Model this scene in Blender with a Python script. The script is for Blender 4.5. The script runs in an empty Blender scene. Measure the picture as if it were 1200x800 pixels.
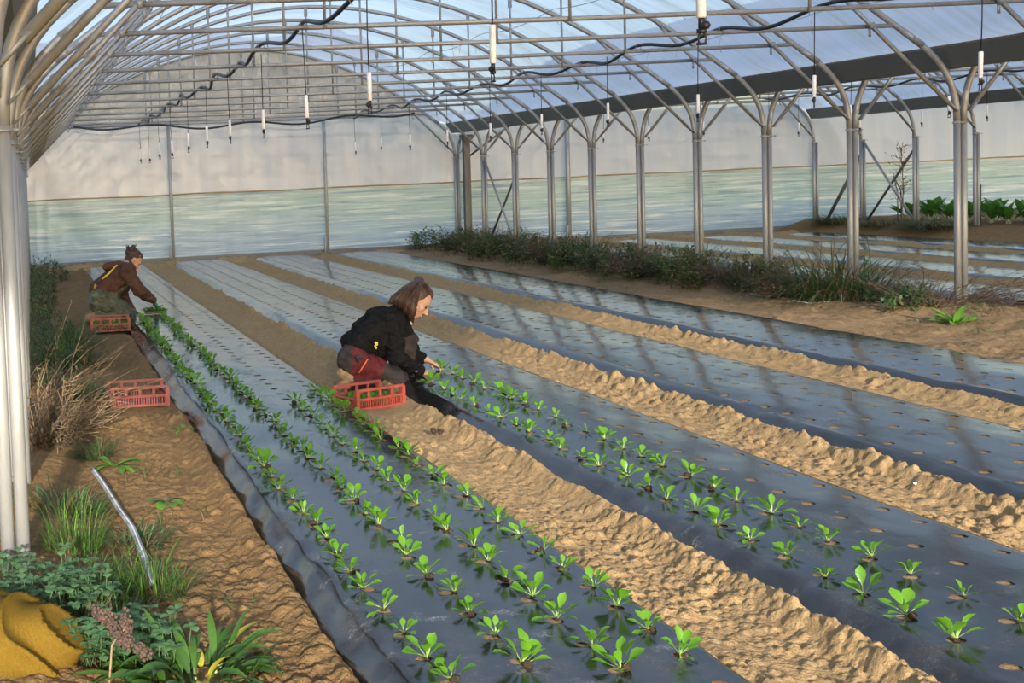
import bpy, bmesh, math, random
import numpy as np
from mathutils import Vector, Matrix, Quaternion

random.seed(7)
RNG = np.random.default_rng(11)
SC = bpy.context.scene
COL = SC.collection
PI = math.pi

# ------------------------------------------------------------------ camera
F, PCX, PCY, YAW, PITCH, ROLL, EYE = 1500.0, 130.18, 304.48, 0.0601, 0.05839, 0.043725, 1.7
_cy, _sy, _cp, _sp, _cr, _sr = math.cos(YAW), math.sin(YAW), math.cos(PITCH), math.sin(PITCH), math.cos(ROLL), math.sin(ROLL)
_fwd = Vector((_sy * _cp, _cy * _cp, -_sp)); _r0 = Vector((_cy, -_sy, 0)); _d0 = _fwd.cross(_r0)
CRIGHT = _cr * _r0 + _sr * _d0
CDOWN = -_sr * _r0 + _cr * _d0
cam = bpy.data.cameras.new('camera'); camo = bpy.data.objects.new('camera', cam); COL.objects.link(camo)
cam.sensor_width = 36; cam.lens = F / 1200 * 36
cam.shift_x = (600 - PCX) / 1200; cam.shift_y = (PCY - 400) / 1200
m = Matrix.Identity(4)
for i, v in enumerate((CRIGHT, -CDOWN, -_fwd)):
    m[0][i], m[1][i], m[2][i] = v
m.translation = (0, 0, EYE)
camo.matrix_world = m
cam.clip_end = 2000
SC.camera = camo

def at(px, py, Y):
    """world point seen at pixel (px,py) on the vertical plane at depth Y"""
    d = CRIGHT * ((px - PCX) / F) + CDOWN * ((py - PCY) / F) + _fwd
    t = Y / d.y
    return Vector((0, 0, EYE)) + d * t

# ------------------------------------------------------------------ noise
def _h(ix, iy, s):
    n = (ix.astype(np.int64) * 374761393 + iy.astype(np.int64) * 668265263 + s * 974634777) & 0xffffffff
    n = ((n ^ (n >> 13)) * 1274126177) & 0xffffffff
    n = (n ^ (n >> 16)) & 0xffffffff
    return n / 4294967295.0

def vnoise(x, y, s=0):
    ix, iy = np.floor(x), np.floor(y); fx, fy = x - ix, y - iy
    fx, fy = fx * fx * (3 - 2 * fx), fy * fy * (3 - 2 * fy)
    a, b, c, d = _h(ix, iy, s), _h(ix + 1, iy, s), _h(ix, iy + 1, s), _h(ix + 1, iy + 1, s)
    return (a * (1 - fx) + b * fx) * (1 - fy) + (c * (1 - fx) + d * fx) * fy - .5

def fbm(x, y, s=0, o=4):
    r = 0; a = 1.
    for i in range(o):
        r = r + a * vnoise(x * 2 ** i, y * 2 ** i, s + i); a *= .5
    return r

def clods(x, y, cell, s=0, keep=.7):
    gx, gy = x / cell, y / cell
    ix, iy = np.floor(gx), np.floor(gy); best = np.zeros_like(x)
    for dx in (-1, 0, 1):
        for dy in (-1, 0, 1):
            cx, cy = ix + dx, iy + dy
            px, py = cx + _h(cx, cy, s), cy + _h(cx, cy, s + 1)
            r = .3 + .45 * _h(cx, cy, s + 2)
            on = _h(cx, cy, s + 3) < keep
            q = np.clip(1 - ((gx - px) ** 2 + (gy - py) ** 2) / r ** 2, 0, 1)
            best = np.maximum(best, np.where(on, np.sqrt(q) * r, 0))
    return best * cell

# ------------------------------------------------------------------ materials
MATS = {}
class NT:
    def __init__(s, name):
        s.m = bpy.data.materials.new(name); s.m.use_nodes = True
        s.t = s.m.node_tree; s.t.nodes.clear()
        s.out = s.t.nodes.new('ShaderNodeOutputMaterial')
        MATS[name] = s.m
    def n(s, typ, ins=None, **kw):
        nd = s.t.nodes.new(typ)
        for k, v in kw.items(): setattr(nd, k, v)
        for k, v in (ins or {}).items(): s.set(nd, k, v)
        return nd
    def set(s, nd, k, v):
        sock = nd.inputs[k]
        if hasattr(v, 'is_linked') or isinstance(v, bpy.types.NodeSocket): s.t.links.new(v, sock)
        elif isinstance(v, bpy.types.Node): s.t.links.new(v.outputs[0], sock)
        else:
            if sock.type == 'RGBA' and len(v) == 3: v = (*v, 1)
            sock.default_value = v
    def math(s, op, a, b=0., c=None, clamp=False):
        nd = s.n('ShaderNodeMath', operation=op, use_clamp=clamp)
        s.set(nd, 0, a); s.set(nd, 1, b)
        if c is not None: s.set(nd, 2, c)
        return nd.outputs[0]
    def coord(s, scale=(1, 1, 1), which='Object', rot=(0, 0, 0)):
        tc = s.n('ShaderNodeTexCoord')
        return s.n('ShaderNodeMapping', {'Vector': tc.outputs[which], 'Scale': scale, 'Rotation': rot}).outputs[0]
    def noise(s, vec, scale, detail=4, rough=.6, dist=0.):
        nd = s.n('ShaderNodeTexNoise', {'Vector': vec, 'Scale': scale, 'Detail': detail, 'Roughness': rough, 'Distortion': dist})
        return nd.outputs['Fac']
    def ramp(s, fac, stops):
        nd = s.n('ShaderNodeValToRGB', {'Fac': fac}); e = nd.color_ramp.elements
        while len(e) < len(stops): e.new(.5)
        for el, (p, c) in zip(e, stops):
            el.position = p; el.color = (*c, 1) if len(c) == 3 else c
        return nd.outputs['Color']
    def mixc(s, fac, a, b, blend='MIX'):
        nd = s.n('ShaderNodeMix', data_type='RGBA', blend_type=blend)
        s.set(nd, 0, fac); s.set(nd, 6, a); s.set(nd, 7, b)
        return nd.outputs[2]
    def bump(s, h, strength=.5, dist=.01):
        return s.n('ShaderNodeBump', {'Height': h, 'Strength': strength, 'Distance': dist}).outputs[0]
    def bsdf(s, col, rough=.6, metal=0., spec=.5, normal=None, **kw):
        nd = s.n('ShaderNodeBsdfPrincipled', {'Base Color': col, 'Roughness': rough, 'Metallic': metal, 'Specular IOR Level': spec})
        if normal is not None: s.set(nd, 'Normal', normal)
        for k, v in kw.items(): s.set(nd, k, v)
        return nd.outputs[0]
    def mix(s, fac, a, b):
        nd = s.n('ShaderNodeMixShader'); s.set(nd, 0, fac); s.set(nd, 1, a); s.set(nd, 2, b)
        return nd.outputs[0]
    def done(s, sh):
        s.t.links.new(sh, s.out.inputs['Surface']); return s.m

def simple(name, col, rough=.6, metal=0., spec=.4, var=.12, scale=20., bump=0., stretch=(1, 1, 1)):
    t = NT(name); v = t.coord(stretch)
    f = t.noise(v, scale, 4)
    lo = tuple(c * (1 - 2 * var) for c in col); hi = tuple(min(1, c * (1 + 2 * var)) for c in col)
    c = t.ramp(f, [(.3, lo), (.7, hi)])
    nm = t.bump(f, bump, .01) if bump else None
    return t.done(t.bsdf(c, rough, metal, spec, nm))

def soil_mat(name, a, b, c, moss=0.):
    t = NT(name); v = t.coord()
    big = t.noise(v, 1.3, 5, .6); mid = t.noise(v, 14, 6, .7); fine = t.noise(v, 90, 4, .7)
    col = t.ramp(mid, [(.25, a), (.55, b), (.8, c)])
    col = t.mixc(t.math('MULTIPLY', big, .8, clamp=True), col, tuple(x * .72 for x in b))
    if moss:
        g = t.ramp(t.noise(v, 5, 6, .75), [(.56, (0, 0, 0)), (.7, (1, 1, 1))])
        col = t.mixc(t.math('MULTIPLY', g, moss), col, (.10, .11, .035))
    col = t.mixc(t.math('MULTIPLY', t.ramp(fine, [(.35, (1, 1, 1)), (.5, (0, 0, 0))]), .55), col, tuple(x * .45 for x in a))
    h = t.math('ADD', t.math('MULTIPLY', mid, .5), t.math('MULTIPLY', fine, .5))
    return t.done(t.bsdf(col, 1., 0, .1, t.bump(h, 1., .02)))

soil_mat('sandy_soil', (.32, .205, .10), (.48, .325, .165), (.60, .44, .245))
soil_mat('shaded_verge_soil', (.20, .125, .065), (.35, .235, .13), (.46, .33, .19), .6)  # darker copy of the sandy soil: verge shade put into its colour
soil_mat('brown_soil', (.17, .098, .042), (.29, .18, .083), (.42, .28, .14), .55)
soil_mat('hole_soil', (.30, .2, .11), (.46, .31, .18), (.56, .41, .26))

def galv(name, col, rough):
    t = NT(name); v = t.coord((1, 1, .25))
    f = t.noise(v, 30, 4, .7); g = t.noise(v, 4, 3)
    c = t.mixc(f, tuple(x * .75 for x in col), tuple(min(1, x * 1.2) for x in col))
    c = t.mixc(t.math('MULTIPLY', g, .35), c, (.30, .30, .29))
    r = t.math('ADD', t.math('MULTIPLY', f, .2), rough - .1)
    return t.done(t.bsdf(c, r, .35, .5))
galv('galvanised_steel', (.33, .345, .355), .5)
galv('dull_steel', (.36, .365, .36), .55)
galv('gutter_steel', (.20, .21, .205), .55)
galv('dark_steel', (.11, .115, .12), .6)

# black mulch film with planting holes (object space = metres on the ground)
def film_mat(name, x0, dx, ph, dust):
    t = NT(name); tc = t.n('ShaderNodeTexCoord'); P = tc.outputs['Object']
    sep = t.n('ShaderNodeSeparateXYZ', {0: P})
    wob = t.noise(P, 3.1, 2)
    wob2 = t.noise(P, 45, 3)
    X = t.math('ADD', sep.outputs[0], t.math('MULTIPLY', t.math('SUBTRACT', wob, .5), .04))
    v = t.math('DIVIDE', t.math('SUBTRACT', X, x0), dx)
    r = t.math('ROUND', v)
    ex = t.math('MULTIPLY', t.math('SUBTRACT', v, r), dx)
    par = t.math('FLOORED_MODULO', r, 2.)
    Yy = t.math('ADD', sep.outputs[1], t.math('MULTIPLY', t.math('SUBTRACT', wob, .5), .05))
    w = t.math('ADD', t.math('DIVIDE', t.math('SUBTRACT', Yy, ph), .235), t.math('MULTIPLY', par, .5))
    ey = t.math('MULTIPLY', t.math('SUBTRACT', w, t.math('ROUND', w)), .235)
    d = t.math('SQRT', t.math('ADD', t.math('MULTIPLY', ex, ex), t.math('MULTIPLY', ey, ey)))
    d = t.math('ADD', d, t.math('MULTIPLY', t.math('SUBTRACT', wob2, .5), .022))
    inrow = t.math('MULTIPLY', t.math('GREATER_THAN', r, -.5), t.math('LESS_THAN', r, 3.5))
    hole = t.math('MULTIPLY', t.math('LESS_THAN', d, .029), inrow)
    halo = t.math('MULTIPLY', t.math('LESS_THAN', d, .055), inrow)
    # dusty patches, speckles, crumbs
    dst = t.ramp(t.noise(t.coord((1.6, 1, 1)), 3.2, 7, .75), [(.52, (0, 0, 0)), (.80, (1, 1, 1))])
    spk = t.ramp(t.noise(P, 120, 3, .7), [(.60, (0, 0, 0)), (.74, (1, 1, 1))])
    crm = t.ramp(t.noise(P, 60, 2, .6), [(.72, (0, 0, 0)), (.75, (1, 1, 1))])
    col = t.mixc(t.math('MULTIPLY', dst, .26 * dust), (.0115, .012, .0125), (.28, .245, .21))
    col = t.mixc(t.math('MULTIPLY', spk, t.math('MULTIPLY', t.math('ADD', dst, .10), .6 * dust)), col, (.55, .5, .45))
    col = t.mixc(t.math('MULTIPLY', crm, t.math('MULTIPLY', halo, .7)), col, (.4, .28, .16))
    pat = t.ramp(t.noise(t.coord((1, 1.3, 1)), 5.5, 4, .6), [(.60, (0, 0, 0)), (.74, (1, 1, 1))])
    grain = t.ramp(t.noise(P, 75, 4, .75), [(.42, (0, 0, 0)), (.62, (1, 1, 1))])
    pw = t.math('MULTIPLY', t.math('MULTIPLY', pat, grain), .55 * max(0., dust - .25))
    col = t.mixc(pw, col, (.62, .58, .54))
    wr = t.noise(t.coord((6, 1.2, 1), rot=(0, 0, .25)), 6, 5, .6, .8)
    wr2 = t.noise(t.coord((1, 7, 1), rot=(0, 0, -.2)), 7, 4, .6, .6)
    h = t.math('ADD', wr, t.math('MULTIPLY', wr2, .7))
    rough = t.math('ADD', t.math('ADD', .125, t.math('MULTIPLY', pw, .6)), t.math('MULTIPLY', dst, .35))
    film = t.bsdf(col, rough, 0, .72, t.bump(h, .075, .006))
    return t.done(t.mix(hole, film, t.n('ShaderNodeBsdfTransparent').outputs[0]))

# clear / milky greenhouse films
def roof_film(name):
    t = NT(name); v = t.coord((.25, 2.5, .25)); v2 = t.coord((.35, 5.5, .35), rot=(0, 0, .12))
    s1 = t.noise(v, 1.2, 4, .6); s2 = t.noise(v2, 2.2, 5, .7)
    dirt = t.ramp(t.math('MULTIPLY', s1, s2), [(.20, (0, 0, 0)), (.40, (1, 1, 1))])
    col = t.mixc(t.math('MULTIPLY', dirt, .75), (.51, .61, .77), (.37, .42, .38))
    tr = t.n('ShaderNodeBsdfTranslucent', {'Color': col}).outputs[0]
    df = t.n('ShaderNodeBsdfDiffuse', {'Color': col}).outputs[0]
    gl = t.n('ShaderNodeBsdfGlossy', {'Color': (1, 1, 1), 'Roughness': .25}).outputs[0]
    tp = t.n('ShaderNodeBsdfTransparent', {'Color': (.90, .94, 1.)}).outputs[0]
    milky = t.mix(.22, tr, df)
    sh = t.mix(t.math('ADD', .82, t.math('MULTIPLY', dirt, .12)), tp, milky)
    return t.done(t.mix(.05, sh, gl))
roof_film('roof_film')

def wall_film(name, kind):
    t = NT(name)
    if kind == 'gable':
        v = t.coord((5, 1, .9), rot=(0, .25, 0)); n1 = t.noise(v, 1.6, 6, .7, 1.2); n2 = t.noise(t.coord(), .8, 5, .7)
        col = t.mixc(n2, (.42, .41, .37), (.30, .29, .25))
        col = t.mixc(t.ramp(n1, [(.55, (0, 0, 0)), (.72, (1, 1, 1))]), col, (.68, .67, .63))
        a = .62; rough = .4; bump = None
    elif kind == 'upper':
        v = t.coord((3.2, 1, .25)); n1 = t.noise(v, 1.1, 5, .65, .4); n2 = t.noise(t.coord((1, 1, 2)), .5, 4, .6)
        col = t.mixc(n2, (.53, .59, .67), (.61, .645, .63))
        col = t.mixc(t.ramp(n1, [(.5, (0, 0, 0)), (.75, (.8, .8, .8))]), col, (.68, .69, .68))
        a = .80; rough = .35; bump = t.bump(t.noise(t.coord((.6, 1, 6)), 4, 4), .3, .02)
    else:
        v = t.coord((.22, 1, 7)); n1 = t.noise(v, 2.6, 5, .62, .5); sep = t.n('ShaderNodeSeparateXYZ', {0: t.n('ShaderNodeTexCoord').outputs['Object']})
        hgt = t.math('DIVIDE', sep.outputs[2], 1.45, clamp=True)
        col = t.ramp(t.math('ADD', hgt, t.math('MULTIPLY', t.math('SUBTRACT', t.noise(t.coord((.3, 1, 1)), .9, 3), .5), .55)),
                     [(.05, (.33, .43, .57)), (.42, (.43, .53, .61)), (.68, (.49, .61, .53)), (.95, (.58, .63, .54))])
        col = t.mixc(t.ramp(n1, [(.52, (0, 0, 0)), (.62, (1, 1, 1))]), col, (.84, .84, .76))  # bright streaks: highlights on the crinkled film put into its colour
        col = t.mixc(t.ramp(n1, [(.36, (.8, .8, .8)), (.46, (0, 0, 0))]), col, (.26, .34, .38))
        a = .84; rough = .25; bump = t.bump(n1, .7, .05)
    tr = t.n('ShaderNodeBsdfTranslucent', {'Color': col}).outputs[0]
    df = t.n('ShaderNodeBsdfDiffuse', {'Color': col}).outputs[0]
    g = t.n('ShaderNodeBsdfGlossy', {'Color': (1, 1, 1), 'Roughness': rough})
    if bump is not None: t.set(g, 'Normal', bump)
    tp = t.n('ShaderNodeBsdfTransparent', {'Color': (.95, .97, 1)}).outputs[0]
    sh = t.mix(a, tp, t.mix(.45, tr, df))
    return t.done(t.mix(.08 if kind != 'gable' else .04, sh, g.outputs[0]))
for k in ('gable', 'upper', 'lower'): wall_film('wall_film_' + k, k)

def leaf_mat(name, col, col2, trans=.35, rough=.45, scale=6.):
    t = NT(name)
    f = t.noise(t.coord(), scale, 3)
    oi = t.n('ShaderNodeObjectInfo').outputs['Random']
    c = t.mixc(t.math('ADD', t.math('MULTIPLY', f, .7), t.math('MULTIPLY', oi, .3)), col, col2)
    b = t.bsdf(c, rough, 0, .4)
    tl = t.n('ShaderNodeBsdfTranslucent', {'Color': t.mixc(.5, c, (min(1, col2[0] * 1.6), min(1, col2[1] * 1.5), col2[2]))}).outputs[0]
    return t.done(t.mix(trans, b, tl))
leaf_mat('seedling_leaf', (.06, .19, .012), (.15, .33, .025), .3, .4, 25)
leaf_mat('seedling_stem', (.26, .42, .09), (.38, .52, .16), .2)
leaf_mat('weed_leaf', (.022, .055, .014), (.06, .115, .028), .25, .6)
leaf_mat('bright_leaf', (.07, .20, .02), (.16, .34, .04), .35)
leaf_mat('chard_leaf', (.04, .13, .018), (.09, .23, .03), .3)
leaf_mat('chard_stem', (.55, .58, .38), (.7, .7, .5), .2)
leaf_mat('grass_blade', (.03, .08, .016), (.085, .155, .035), .3)
leaf_mat('clover_leaf', (.06, .14, .055), (.13, .25, .10), .25, .6)
leaf_mat('plantain_leaf', (.025, .085, .014), (.09, .19, .035), .3, .45, 9)  # darkened so the leaf colour carries the near corner's shade
leaf_mat('yellow_leaf', (.30, .30, .03), (.45, .40, .06), .3)
leaf_mat('dry_leaf', (.10, .07, .035), (.22, .16, .09), .15, .9)
simple('dry_stalk', (.23, .165, .10), .9, var=.3, scale=15)
simple('dark_twig', (.10, .07, .05), .95, var=.3, scale=15)
simple('seed_head', (.075, .05, .04), .95, var=.35, scale=120)  # seed colour darkened in place of shade over the near left corner
simple('black_hose', (.018, .018, .02), .45, spec=.5)
simple('black_plastic', (.02, .02, .022), .4)
simple('white_plastic', (.80, .82, .84), .35, var=.02)
simple('red_plastic', (.20, .032, .026), .42, spec=.5, var=.10, scale=12)
simple('bright_red_plastic', (.38, .075, .055), .42, spec=.5, var=.10, scale=12)
simple('grey_tape', (.30, .30, .30), .5, var=.25, scale=18)
simple('peat', (.035, .022, .014), 1., var=.4, scale=80, bump=.8)
simple('wood', (.32, .24, .13), .85, var=.25, scale=9, stretch=(.15, 1, 6))
simple('white_stone', (.8, .78, .75), .8)
simple('skin', (.50, .29, .205), .5, var=.05, scale=30)
simple('eye_dark', (.03, .02, .015), .2)
simple('lip', (.48, .22, .18), .5, var=.04)
simple('brown_hair', (.055, .026, .014), .42, spec=.5, var=.45, scale=55, stretch=(1.6, 1.6, .35))
simple('dark_hair', (.045, .024, .014), .5, var=.4, scale=60)
simple('black_fleece', (.010, .010, .011), .95, spec=.15, var=.3, scale=40, bump=.35)
simple('maroon_cloth', (.105, .020, .024), .8, spec=.2, var=.18, scale=14, bump=.25)
simple('charcoal_cloth', (.045, .036, .036), .8, spec=.2, var=.2, scale=14, bump=.25)
simple('tan_leather', (.30, .19, .10), .7, var=.2, scale=25)
simple('orange_zip', (.75, .14, .05), .5, var=.04)
simple('yellow_print', (.75, .58, .04), .6, var=.1, scale=90)
simple('brown_cotton', (.085, .046, .036), .9, spec=.15, var=.15, scale=14, bump=.4)
simple('grey_lining', (.30, .26, .23), .95, var=.15, scale=60, bump=.4)
simple('olive_waders', (.075, .082, .052), .55, spec=.35, var=.25, scale=9, bump=.35)
simple('teal_rubber', (.015, .14, .125), .45, var=.1)
simple('yellow_strap', (.62, .40, .03), .7, var=.05)
simple('meadow_grass', (.12, .20, .05), .95, var=.3, scale=.6)
simple('bare_woods', (.17, .145, .115), 1., var=.35, scale=.35, stretch=(1.5, 1, .5))

def knit_mat():
    t = NT('mustard_knit'); v = t.coord(rot=(0, .5, .3))
    w = t.n('ShaderNodeTexWave', {'Vector': v, 'Scale': 26., 'Distortion': 3., 'Detail': 2.}).outputs['Fac']
    n = t.noise(v, 160, 3)
    c = t.mixc(n, (.085, .052, .007), (.20, .125, .018))
    return t.done(t.bsdf(c, 1., 0, .1, t.bump(t.math('ADD', t.math('MULTIPLY', w, .35), n), .5, .005)))
knit_mat()

# ------------------------------------------------------------------ mesh builders
class MB:
    def __init__(s): s.v = []; s.f = []; s.mi = []; s.slots = []
    def slot(s, mat):
        if mat not in s.slots: s.slots.append(mat)
        return s.slots.index(mat)
    def add(s, vs, fs, mat=None):
        o = len(s.v); s.v += [tuple(p) for p in vs]
        s.f += [tuple(i + o for i in f) for f in fs]
        s.mi += [s.slot(mat) if mat else 0] * len(fs)
    def box(s, c, size, rot=None, mat=None, taper=None):
        hx, hy, hz = [q / 2 for q in size]; R = rot or Matrix.Identity(3)
        vs = []
        for z in (-hz, hz):
            k = 1 if z < 0 or not taper else taper
            for x, y in ((-hx, -hy), (hx, -hy), (hx, hy), (-hx, hy)): vs.append(Vector(c) + R @ Vector((x * k, y * k, z)))
        s.add(vs, [(3, 2, 1, 0), (4, 5, 6, 7), (0, 1, 5, 4), (1, 2, 6, 5), (2, 3, 7, 6), (3, 0, 4, 7)], mat)
    def tube(s, pts, r, n=8, mat=None, cap=True, flat=1.):
        pts = [Vector(p) for p in pts]; L = len(pts)
        rs = r if isinstance(r, (list, tuple)) else [r] * L
        T = []
        for i in range(L):
            a = pts[max(0, i - 1)]; b = pts[min(L - 1, i + 1)]
            d = (b - a); T.append(d.normalized() if d.length > 1e-9 else Vector((0, 0, 1)))
        u = T[0].orthogonal().normalized()
        if abs(T[0].z) < .9: u = Vector((0, 0, 1)).cross(T[0]).normalized()
        vs = []
        for i in range(L):
            u = (u - T[i] * u.dot(T[i])).normalized(); w = T[i].cross(u)
            for k in range(n):
                a = 2 * PI * k / n
                vs.append(pts[i] + (u * math.cos(a) + w * math.sin(a) * flat) * rs[i])
        fs = [(i * n + k, i * n + (k + 1) % n, (i + 1) * n + (k + 1) % n, (i + 1) * n + k) for i in range(L - 1) for k in range(n)]
        if cap: fs += [tuple(range(n - 1, -1, -1)), tuple((L - 1) * n + k for k in range(n))]
        s.add(vs, fs, mat)
    def ball(s, c, r, mat=None, n=8, sc=(1, 1, 1)):
        vs = [Vector((0, 0, r))]; m = max(3, n // 2)
        for i in range(1, m):
            th = PI * i / m
            for k in range(n):
                vs.append(Vector((r * math.sin(th) * math.cos(2 * PI * k / n), r * math.sin(th) * math.sin(2 * PI * k / n), r * math.cos(th))))
        vs.append(Vector((0, 0, -r))); e = len(vs) - 1
        vs = [Vector(c) + Vector((v.x * sc[0], v.y * sc[1], v.z * sc[2])) for v in vs]
        fs = [(0, 1 + k, 1 + (k + 1) % n) for k in range(n)]
        for i in range(m - 2):
            o = 1 + i * n
            fs += [(o + k, o + n + k, o + n + (k + 1) % n, o + (k + 1) % n) for k in range(n)]
        o = 1 + (m - 2) * n
        fs += [(e, o + (k + 1) % n, o + k) for k in range(n)]
        s.add(vs, fs, mat)
    def leaf(s, base, az, L, W, up, droop, mat=None, stem=0., stem_mat=None, sw=.004, cup=.15, n=5, peak=.55, twist=0.):
        """strap or spoon leaf: starts at base along azimuth az, rises with angle up, bends by droop; stem = share that is petiole"""
        pos = Vector(base); ang = up; dirh = Vector((math.cos(az), math.sin(az), 0)); side = Vector((-math.sin(az), math.cos(az), 0))
        if twist: side = (side * math.cos(twist) + Vector((0, 0, 1)) * math.sin(twist))
        st = [(pos.copy(), ang)]; 
        for i in range(n):
            pos = pos + (dirh * math.cos(ang) + Vector((0, 0, 1)) * math.sin(ang)) * (L / n)
            ang -= droop / n; st.append((pos.copy(), ang))
        vs = []; fs = []; fm = []
        for i, (p, a) in enumerate(st):
            q = i / n
            if q <= stem + 1e-6: w = sw
            else:
                b = (q - stem) / (1 - stem)
                w = W / 2 * (math.sin(PI * b ** (math.log(.5) / math.log(peak))) ** .8 if b < 1 else 0) + .0006
                if stem == 0 and i == 0: w = sw
            nr = dirh * -math.sin(a) + Vector((0, 0, 1)) * math.cos(a)
            vs += [p - side * w + nr * w * cup * 2, p, p + side * w + nr * w * cup * 2]
        for i in range(n):
            o = i * 3; mm = stem_mat if (i + 1) / n <= stem + 1e-6 and stem_mat else mat
            s.add([vs[o + j] for j in range(6)], [(0, 1, 4, 3), (1, 2, 5, 4)], mm)
    def build(s, name, mats=None, parent=None, smooth=True, weld=False, loc=None):
        me = bpy.data.meshes.new(name); me.from_pydata(s.v, [], s.f)
        ml = s.slots or ([mats] if isinstance(mats, str) else mats or [])
        for q in ml: me.materials.append(MATS[q])
        me.polygons.foreach_set('material_index', s.mi)
        if smooth: me.polygons.foreach_set('use_smooth', [True] * len(s.f))
        if weld:
            bm = bmesh.new(); bm.from_mesh(me); bmesh.ops.remove_doubles(bm, verts=bm.verts, dist=1e-5); bm.to_mesh(me); bm.free()
        me.update()
        return link(name, me, parent, loc)

def link(name, me, parent=None, loc=None):
    o = bpy.data.objects.new(name, me); COL.objects.link(o)
    if parent is not None: o.parent = parent
    if loc is not None: o.location = loc
    return o

def tag(o, label=None, cat=None, group=None, kind=None):
    if label: o['label'] = label
    if cat: o['category'] = cat
    if group: o['group'] = group
    if kind: o['kind'] = kind
    return o

def empty(name, loc, label, cat, group=None, rz=0):
    o = bpy.data.objects.new(name, None); COL.objects.link(o); o.location = loc; o.rotation_euler.z = rz
    o.empty_display_size = .1
    return tag(o, label, cat, group)

def kids(o): return [c for c in COL.objects if c.parent == o]

def copy_tree(o, kidmap, parent=None):
    c = o.copy(); COL.objects.link(c)
    if parent is not None: c.parent = parent
    for ch in kidmap.get(o.name, ()): copy_tree(ch, kidmap, c)
    return c

def grid_mesh(name, X, Y, Z, mats, kind='structure', parent=None, mi=None):
    r, c = X.shape
    me = bpy.data.meshes.new(name)
    co = np.stack([X, Y, Z], -1).reshape(-1, 3)
    idx = np.arange(r * c).reshape(r, c)
    q = np.stack([idx[:-1, :-1], idx[:-1, 1:], idx[1:, 1:], idx[1:, :-1]], -1).reshape(-1, 4)
    me.from_pydata(co.tolist(), [], q.tolist())
    for k in mats if isinstance(mats, list) else [mats]: me.materials.append(MATS[k])
    me.polygons.foreach_set('use_smooth', [True] * len(me.polygons))
    if mi is not None: me.polygons.foreach_set('material_index', mi.reshape(-1).tolist())
    me.update()
    o = link(name, me, parent)
    if kind: o['kind'] = kind
    return o

ORD = ('first second third fourth fifth sixth seventh eighth ninth tenth eleventh twelfth thirteenth fourteenth fifteenth sixteenth '
       'seventeenth eighteenth nineteenth twentieth twenty-first twenty-second twenty-third twenty-fourth twenty-fifth twenty-sixth').split()

# ------------------------------------------------------------------ layout numbers
XL, XR, XQ = -.135, 9.0, 17.2           # post rows
STEP = 1.635
def rowL(k): return 26.05 - STEP * k if k == 0 else 26.62 - STEP * k - (.35 if k == 0 else 0)
def YR(k): return 26.62 - STEP * k      # right row, k counted from the far wall
def YQ(k): return 27.15 - 1.6 * k
def wallY(x): return 26.62 + .067 * (x - 9.0)
def YL(k): return YR(k) if k else wallY(XL) - .05
BEDC = [1.62, 3.31, 4.99, 6.69]
BEDQ = [10.55, 12.25, 13.95, 15.6]
ROWX0 = {0: 1.21, 1: 2.91, 2: 4.59, 3: 6.29}

# ------------------------------------------------------------------ ground
def yrows(y0, y1, k=.0021, lo=.007):
    ys = [y0]
    while ys[-1] < y1: ys.append(ys[-1] + max(lo, k * ys[-1] ** 1.5 / 2.))
    ys[-1] = y1
    return np.array(ys)

gx = np.linspace(-12, 34, 150); gy = np.linspace(-8, 30, 120)
GX, GY = np.meshgrid(gx, gy)
grid_mesh('ground', GX, GY, -.09 + .02 * fbm(GX, GY, 3), 'brown_soil')
# outside: meadow and the wooded slope seen hazily through the end wall
hx = np.linspace(-160, 260, 60); hy = np.linspace(29, 330, 60); HX, HY = np.meshgrid(hx, hy)
grid_mesh('field', HX, HY, -.4 + np.clip(HY - 60, 0, None) * .004 + .3 * fbm(HX / 20, HY / 20, 5), 'meadow_grass')
hx = np.linspace(-160, 300, 260); ht = np.linspace(0, 1, 24); HX, HT = np.meshgrid(hx, ht)
grid_mesh('hills', HX, 150 + HT * 60, -1 + np.sin(HT * PI / 2) * np.clip((66 - HX) / 14, .42, 1) * (27 + 4 * fbm(HX / 40, HT * 2, 8) + 2.5 * vnoise(HX / 5, HT * 6, 4)), 'bare_woods')

def edge(x, y, s): return x + .025 * fbm(y * 1.1, y * 0 + s, s, 4)

FLAT = [(2.37, 9.0, .45), (.82, 14.5, .6), (.73, 9.55, .4)]
def soil_strip(name, xa, xb, mat, prof, y0, y1, n, amp=1., seed=0, k=.0021):
    ys = yrows(y0, y1, k); u = np.linspace(0, 1, n)
    U, Y = np.meshgrid(u, ys)
    XA = xa(Y); XB = xb(Y)
    X = XA + (XB - XA) * U
    Z = prof(X, Y, U, XA, XB)
    lump = .014 * fbm(X * 4, Y * 4, seed, 3) + clods(X, Y, .06, seed + 3, .30) * .55 + clods(X, Y, .032, seed + 9, .6) * .75 + clods(X, Y, .019, seed + 13, .7) * .7 + .010 * fbm(X * 24, Y * 24, seed + 5, 3)
    lump = lump * (.72 + .4 * np.clip((U - .5) * 3, 0, 1)) * (.8 + .8 * fbm(X * 1.7, Y * 1.7, seed + 21, 2)) + .012 * fbm(X * 2.2, Y * 2.2, seed + 31, 2)
    for fx, fy, fr in FLAT: lump = lump * np.clip(((X - fx) ** 2 + (Y - fy) ** 2) / fr ** 2, .15, 1)
    Z = Z + amp * lump
    return grid_mesh(name, X, Y, Z, mat)

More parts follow.
